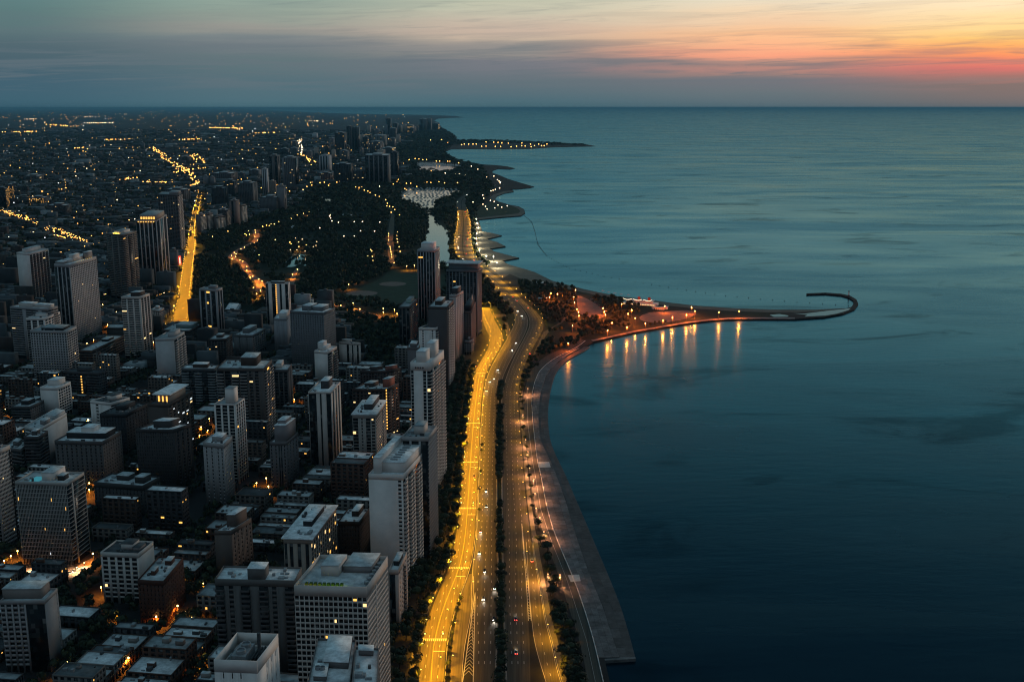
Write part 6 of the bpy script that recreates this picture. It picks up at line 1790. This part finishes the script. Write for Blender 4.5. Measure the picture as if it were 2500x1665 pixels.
# swimming buoys
bl = [Z('z3', *q) for q in ((1430, 1042), (1500, 1100), (1530, 1190), (1555, 1310), (1640, 1415), (1790, 1500))] + [Z('z6', *q) for q in ((620, 225), (800, 268), (1000, 302), (1200, 335), (1400, 365), (1600, 385), (1800, 402), (2000, 415), (2080, 422))]
bp = [P(u, v, 0) for u, v in bl]
dist = [0.0]
for a, b in zip(bp[:-1], bp[1:]): dist.append(dist[-1] + (b - a).length)
v, f = [], []
blob(v, f, (0, 0, .25), (.7, .7, .6), 8, 5)
tube(v, f, [(0, 0, .8), (0, 0, 2.0)], [.2, .08], 5)
BUOY = py_mesh('swim_buoy', v, f, [surf('buoy_dark', (.03, .03, .03), .7, .2, 1)])
NBU = 84
for i in range(NBU):
    s = dist[-1] * i / (NBU - 1)
    x, y = np.interp(s, dist, [p.x for p in bp]), np.interp(s, dist, [p.y for p in bp])
    o = link('swim_buoy', BUOY, None, (x, y, 0))
    tagp(o, 'dark swimming buoy off the beach, %s in line from the far sand spit' % ordw(i + 1), 'buoy', 'buoys off the swimming beach')
v, f = [], []
q = smooth_line([Vector((p.x, p.y, .12)) for p in bp[:5]], 2)
tube(v, f, q, [.45] * len(q), 4)
o = link('float_line', py_mesh('float_line', v, f, [surf('float_rope', (.05, .05, .05), .8, .1, 1)]))
tagp(o, 'dark floating rope curving out from the far sand spit', 'rope')

# ================================================================== boats
v, f = [], []
prof = [(-4.5, 1.3), (-2, 1.6), (1.5, 1.5), (3.6, .8), (4.8, .05)]
for z, k in ((-.2, .7), (.9, 1.0)):
    v += [(x, -w * k, z) for x, w in prof] + [(x, w * k, z) for x, w in prof]
for i in range(4):
    f += [(i, i + 1, 11 + i, 10 + i), (5 + i, 15 + i, 16 + i, 6 + i), (10 + i, 11 + i, 16 + i, 15 + i)]
f += [(0, 10, 15, 5)]
a = Acc(); a.abox(-2.4, -.9, .9, 1.6, .9, 1.9)
bv = len(v); v += [(x, y, z) for z in (.9, 1.9) for y in (-.9, .9) for x in (-2.4, 1.4)]
f += [tuple(bv + i for i in q) for q in _BQ.tolist()]
tube(v, f, [(.6, 0, .9), (.6, 0, 12.5)], [.12, .07], 4)
tube(v, f, [(.6, 0, 2.6), (-3.8, 0, 2.5)], [.22, .16], 4)
BOAT = py_mesh('sail_boat', v, f, [surf('boat_white', (.72, .72, .70), .4, .1, .5, .5)])
HARB = PONDS['near_harbor']
nb, row = 0, 0
pn = [P(u, v) for u, v in HARB]
x0, x1, y0, y1 = min(p.x for p in pn), max(p.x for p in pn), min(p.y for p in pn), max(p.y for p in pn)
y = y0 + 6
CUT = [Z('z3', *p) for p in [(285, 905), (295, 830), (370, 788), (600, 785), (840, 795), (640, 905), (560, 975), (410, 952), (330, 922)]]
rowy = np.arange(y0 + 10, y1, (y1 - y0) / 19)
for row, y in enumerate(rowy):
    k = 0
    x = x0
    while x < x1:
        xx = x + random.uniform(-2, 2); yy = y + random.uniform(-4, 4)
        u, vv = proj(xx, yy, GZ)
        if in_poly(u, vv, CUT) and random.random() < .9 and nb < 260:
            k += 1; nb += 1
            o = link('sail_boat', BOAT, None, (xx, yy, GZ + .1)); o.rotation_euler = (0, 0, math.radians(200) + random.uniform(-.3, .3))
            tagp(o, 'moored white sailing boat, %s from left in %s row of the near harbor' % (ordw(k), ordw(row + 1)), 'boat', 'boats moored in the near harbor')
        x += random.uniform(11, 17)
    # rows are moored at pontoons
HARB2 = PONDS['far_harbor']
V0 = np.array([list(x.co) for x in BOAT.vertices]); polys = [list(p.vertices) for p in BOAT.polygons]
vv_, ff_ = [], []
pn = [P(u, v) for u, v in HARB2]
for _ in range(900):
    xx, yy = random.uniform(min(p.x for p in pn), max(p.x for p in pn)), random.uniform(min(p.y for p in pn), max(p.y for p in pn))
    u, vv = proj(xx, yy, GZ)
    if in_poly(u, vv, HARB2) and vv < 250 + 600 / 3.768 - 3:
        if len(ff_) > 30000: break
        a = random.uniform(0, 6.28); R = np.array([[math.cos(a), -math.sin(a), 0], [math.sin(a), math.cos(a), 0], [0, 0, 1]])
        b0 = len(vv_); vv_ += (V0 * 1.25 @ R.T + np.array([xx, yy, GZ + .1])).tolist()
        ff_ += [tuple(b0 + i for i in p) for p in polys]
o = link('far_harbor_boats', py_mesh('moored_boats', vv_, ff_, [MATS['boat_white']])); o['kind'] = 'stuff'; o['label'] = 'crowd of pale boats moored in the far harbor'
br = thing('park_bridge', 'low dark bridge across the lagoon below the near harbor', 'bridge', P(*Z('z3', 550, 1000)))
w = (P(*Z('z3', 622, 1000)) - P(*Z('z3', 490, 1000))).length / 2
local_box(br, 'deck', M_CONC2, -w, -7, 1.0, w, 7, 2.6); local_box(br, 'parapet', M_BARR, -w, -7.4, 1.0, w, -7.004, 3.8); local_box(br, 'parapet', M_BARR, -w, 7.004, 1.0, w, 7.4, 3.8)
for k in (-.5, 0, .5): local_box(br, 'pier', M_CONC2, w * k - 1, -6, -1, w * k + 1, 6, .998)

# park buildings: conservatory roofs and the like
for i, (z, x, y, sx, sy, h, lab) in enumerate((('z2', 1405, 925, 30, 18, 7, 'pale glass-roofed hall near the middle of the park'), ('z2', 1080, 1010, 26, 14, 6, 'low dark domed hall left of the pale tents in the park'),
        ('z2', 1230, 1005, 26, 10, 5, 'row of pale tents behind amber lamps in the park'), ('z2', 1305, 1060, 32, 16, 6, 'wide pale metal roof in the middle of the park'),
        ('z2', 835, 1175, 26, 18, 7, 'pale many-gabled zoo roof among the western trees'), ('z2', 1500, 1205, 34, 12, 5, 'long low grey roof right of the zoo'), ('z2', 1590, 1140, 14, 9, 5, 'small pale peaked tent beside the park road'),
        ('z2', 540, 1030, 30, 16, 6, 'pale roofs of the greenhouse at the foot of the park-edge slab'), ('z2', 435, 1400, 16, 9, 5, 'small pale roofed stand near the winding park path'), ('z2', 760, 940, 22, 12, 5, 'little pale hall left of the north pond'),
        ('z2', 1290, 1118, 34, 6, 4, 'long narrow pale roof above the pale lamps of the zoo'))):
    p = P(*Z(z, x, y)); t = thing('park_hall', lab, 'hall', p)
    sx *= .9; sy *= 1.2
    local_box(t, 'wall', wall_mat((.30, .29, .27)), -sx / 2, -sy / 2, 0, sx / 2, sy / 2, h)
    v = [(-sx / 2 - 1, -sy / 2 - 1, h + .004), (sx / 2 + 1, -sy / 2 - 1, h + .004), (sx / 2 + 1, sy / 2 + 1, h + .004), (-sx / 2 - 1, sy / 2 + 1, h + .004), (-sx / 3, 0, h + 4), (sx / 3, 0, h + 4)]
    link('roof', py_mesh('roof', v, [(0, 1, 5, 4), (1, 2, 5), (2, 3, 4, 5), (3, 0, 4)], [roof_mat(0)]), t)

# ================================================================== cars
def car_meshes():
    out = {}
    v, f = [], []
    secs = [(-2.25, .45, .80, .84), (-2.1, .30, .92, .90), (-1.0, .25, .95, .92), (.9, .25, .92, .92), (2.0, .30, .82, .88), (2.25, .42, .68, .78)]
    for x, z0, z1, w in secs:
        v += [(-w, x, z0), (w, x, z0), (w, x, z1), (-w, x, z1)]
    for i in range(5):
        for k in range(4): f.append((i * 4 + k, i * 4 + (k + 1) % 4, (i + 1) * 4 + (k + 1) % 4, (i + 1) * 4 + k))
    f += [(3, 2, 1, 0), (20, 21, 22, 23)]
    out['body'] = (v, f)
    v, f = [], []
    for x, z, w in ((-1.75, .92, .82), (-1.05, 1.42, .66), (.35, 1.44, .68), (1.15, .92, .82)): v += [(-w, x, z), (w, x, z)]
    f = [(0, 1, 3, 2), (2, 3, 5, 4), (4, 5, 7, 6), (0, 2, 4, 6), (1, 7, 5, 3)]
    out['cabin'] = (v, f)
    v, f = [], []
    tube(v, f, [(-.11, 0, 0), (.11, 0, 0)], [.33, .33], 10)
    out['wheel'] = (v, f)
    return out
CM = car_meshes()
CAB = py_mesh('cabin', *CM['cabin'], [glass_mat()])
WHEEL = py_mesh('wheel', *CM['wheel'], [M_DARKM])
CCOL = {'white': (.6, .6, .6), 'black': (.02, .02, .02), 'silver': (.35, .36, .37), 'red': (.3, .02, .02), 'grey': (.12, .12, .13), 'blue': (.03, .06, .16)}
CBODY = {k: py_mesh('body', *CM['body'], [surf('car_paint_' + k, c, .3, .05, 1, .6)]) for k, c in CCOL.items()}
v, f = [], []
blob(v, f, (0, 0, 0), (.25, .08, .10), 8, 4)
HEADL = py_mesh('headlight', v, f, [emit('headlight', (1.0, .88, .70), 45)])
TAILL = py_mesh('taillight', v, f, [emit('taillight', (1.0, .05, .03), 22)])
HEADOFF = py_mesh('headlight', v, f, [surf('lens_off', (.4, .4, .4), .3, .05, 1, .5)])
BEAM = bpy.data.lights.new('headlight_beam', 'SPOT'); BEAM.energy = 2600; BEAM.spot_size = math.radians(62); BEAM.spot_blend = .8; BEAM.color = (1, .9, .75); BEAM.shadow_soft_size = .15
def car(p, heading, colour, label, group, lit=True):
    """heading: the way the car points, as an angle from +y turning to +x."""
    t = link('car', None, None, p); tagp(t, label, 'car', group); t.rotation_euler = (0, 0, -heading)
    link('body', CBODY[colour], t); link('cabin', CAB, t)
    for sx in (-.82, .82):
        for sy in (-1.35, 1.4): link('wheel', WHEEL, t, (sx, sy, .33))
        link('headlight', HEADL if lit else HEADOFF, t, (sx * .78, 2.25, .54)); link('taillight', TAILL if lit else HEADOFF, t, (sx * .78, -2.25, .64))
    if lit:
        l = link('headlight_beam', BEAM, t, (0, 2.5, .7)); l.rotation_euler = (math.radians(80), 0, 0)
    return t
def lane_car(road, zone, x, y, south, colour, label, group, f=None):
    u, v = Z(zone, x, y)
    p = P(u, v); p.z = GZ + .03
    d = float(np.interp(p.y, road.la[:, 1], road.d))
    if f is not None: q = road.at(d, f); p = Vector((q.x, q.y, p.z))
    h = road.heading(d) + (math.pi if south else 0)
    car(p, h, colour, label, group)
cols = list(CCOL)
k = 0
for z, x, y in (('y6', 720, 150), ('y6', 722, 265), ('y6', 678, 450), ('y6', 670, 610), ('y6', 710, 745), ('y6', 700, 950), ('y6', 783, 870), ('y6', 780, 1100), ('y3', 1925, 140), ('y3', 1885, 210), ('y3', 1755, 390), ('y3', 1720, 470), ('y3', 1680, 500), ('y3', 1650, 585), ('z6', 350, 450), ('z6', 372, 475),
                ('z3', 818, 915), ('z3', 826, 1030), ('z3', 826, 1075), ('z3', 828, 1235), ('z3', 815, 1260), ('z3', 806, 1290), ('z3', 824, 1330), ('z3', 825, 1345), ('z3', 826, 1410), ('z3', 838, 1440), ('z3', 862, 1440), ('z3', 880, 1465), ('z3', 905, 850)):
    k += 1; lane_car(SB, z, x, y, True, cols[(k * 5) % 6], '%s southbound car with white headlights, %s from the near end' % (cols[(k * 5) % 6], ordw(k)), 'southbound cars on the expressway')
k = 0
for z, x, y in (('y6', 945, 1350), ('y6', 940, 1100), ('y3', 2052, 240), ('z6', 345, 395), ('z6', 405, 432), ('z6', 325, 375), ('z3', 968, 1455), ('z3', 950, 1462), ('z3', 898, 1395), ('z3', 908, 1320), ('z3', 882, 1290), ('z3', 912, 1262), ('z3', 918, 1205), ('z3', 895, 1050), ('z3', 890, 1010), ('z3', 870, 912)):
    k += 1; lane_car(NB, z, x, y, False, cols[(k * 5 + 1) % 6], '%s northbound car with red tail lights, %s from the near end' % (cols[(k * 5 + 1) % 6], ordw(k)), 'northbound cars on the expressway')
lane_car(INNER, 'y6', 632, 42, False, 'red', 'red car driving away alone on the inner drive', None)
lane_car(ENTRY, 'y6', 1088, 668, False, 'white', 'white car with red tail lights on the entry ramp', None, .6)
p0, p1 = P(*Z('y4', 250, 745)), P(*Z('y4', 545, 745))
for i in range(15):
    r, c = divmod(i, 5)
    p = P(*Z('y4', 245 + c * 26 + (0, 92, 225)[r] * 1.0 - 6 * (c % 2), 785 - c * 13 - (0, 10, -2)[r])); p.z = GZ + .03
    car(p, NAZ + .6, cols[(i * 7) % 6], 'parked %s car, %s in %s cluster at the pool-roof tower' % (cols[(i * 7) % 6], ordw(c + 1), ('left', 'middle', 'right')[r]), 'cars parked at the pool-roof tower', False)
for i in range(9):
    p = P(*Z('p5', 1150 + i * 21, 150 + i * 17)); p.z = GZ + .03
    car(p, 1.2, cols[(i * 5 + 2) % 6], 'parked %s car by the peninsula parking lot, %s from the left' % (cols[(i * 5 + 2) % 6], ordw(i + 1)), 'cars parked on the peninsula', False)

# traffic signals at the inner drive crossings
M_SIGG, M_SIGR = emit('signal_green', (.3, 1.0, .75), 14), emit('signal_red', (1.0, .06, .03), 14)
for i, (v, col) in enumerate(((1566, 'g'), (1388, 'g'), (1242, 'g'), (1129, 'g'), (1034, 'g'), (905, 'r'))):
    d = dist_of_v(INNER, v)
    for s, f, off in (('left', 0, -1.2), ('right', 1, 1.0)):
        p = INNER.at(d, f) + Vector((off, 0, 0)); p.z = GZ
        t = thing('traffic_signal', '%s traffic signal on the %s of the %s crossing of the inner drive' % ('green' if col == 'g' else 'red', s, ordw(i + 1)), 'traffic signal', p, 'signals along the inner drive')
        vv, ff = [], []
        tube(vv, ff, [(0, 0, 0), (0, 0, 5.6)], [.1, .07]); dx = 3.0 if s == 'left' else -3.0
        tube(vv, ff, [(0, 0, 5.4), (dx, 0, 5.9)], [.06, .05], 5)
        link('mast', py_mesh('mast', vv, ff, [M_POLE]), t)
        local_box(t, 'signal_head', M_DARKM, dx - .2, -.2, 5.2, dx + .2, .2, 6.2)
        vv, ff = [], []
        blob(vv, ff, (dx, -.24, 5.4 if col == 'g' else 6.0), (.18, .06, .18), 8, 4); link('signal_lens', py_mesh('signal_lens', vv, ff, [M_SIGG if col == 'g' else M_SIGR]), t)

# the red blade sign and the mural wall by the avenue
p = P(*Z('z4', 1660, 400)); t = thing('blade_sign', 'tall red lit blade sign beside the golden avenue', 'sign', p)
local_box(t, 'sign_post', M_POLE, -.4, -.4, 0, .4, .4, 8); local_box(t, 'sign_face', emit('sign_red', (1.0, .07, .03), 2.6), -2.0, -.6, 8.002, 2.0, .6, 25)
local_box(t, 'sign_core', emit('sign_pink', (1.0, .45, .32), 3.0), -.8, -.72, 10, .8, -.603, 22)
# bus shelter with lit panel
p = P(*Z('y6', 215, 1235)); t = thing('bus_shelter', 'bus shelter with a glowing panel beside the nearest crosswalk', 'bus shelter', p)
local_box(t, 'roof', M_DARKM, -1, -4, 2.6, 1, 4, 2.8)
for sx, sy in ((-.9, -3.9), (.9, -3.9), (-.9, 3.9), (.9, 3.9)): local_box(t, 'leg', M_POLE, sx - .05, sy - .05, 0, sx + .05, sy + .05, 2.6)
local_box(t, 'light_panel', emit('panel_white', (.75, .95, .9), 1.8), -.85, -3.84, .6, .85, -3.80, 2.4)

# ================================================================== the air
def haze():
    a = Acc(); a.abox(-FAR - 200, -1700, -4, FAR + 200, FAR + 200, 330)
    o = a.build("haze", [M_EARTH])
    o.data.materials.clear()
    m = bpy.data.materials.new('haze'); m.use_nodes = True
    t = m.node_tree; t.nodes.clear()
    pv = N(t, 'ShaderNodeVolumePrincipled')
    pv.inputs['Color'].default_value = (.20, .53, .72, 1)
    pv.inputs['Density'].default_value = 1.6e-5
    out = N(t, 'ShaderNodeOutputMaterial'); L(t, pv.outputs[0], out.inputs['Volume'])
    o.data.materials.append(m)
    o['kind'] = 'stuff'
    o['label'] = 'thin blue dawn haze over the whole shore'
haze()
for o in COL.objects:
    for k in ('_o0', '_ux', '_uy', '_h'):
        if k in o: del o[k]
print('LAMPS', NLAMP[0], 'HOUSES', len(houses), 'TREES', NT, len(cand), 'BOATS', nb, 'LIGHTS', len([o for o in COL.objects if o.type == 'LIGHT']))
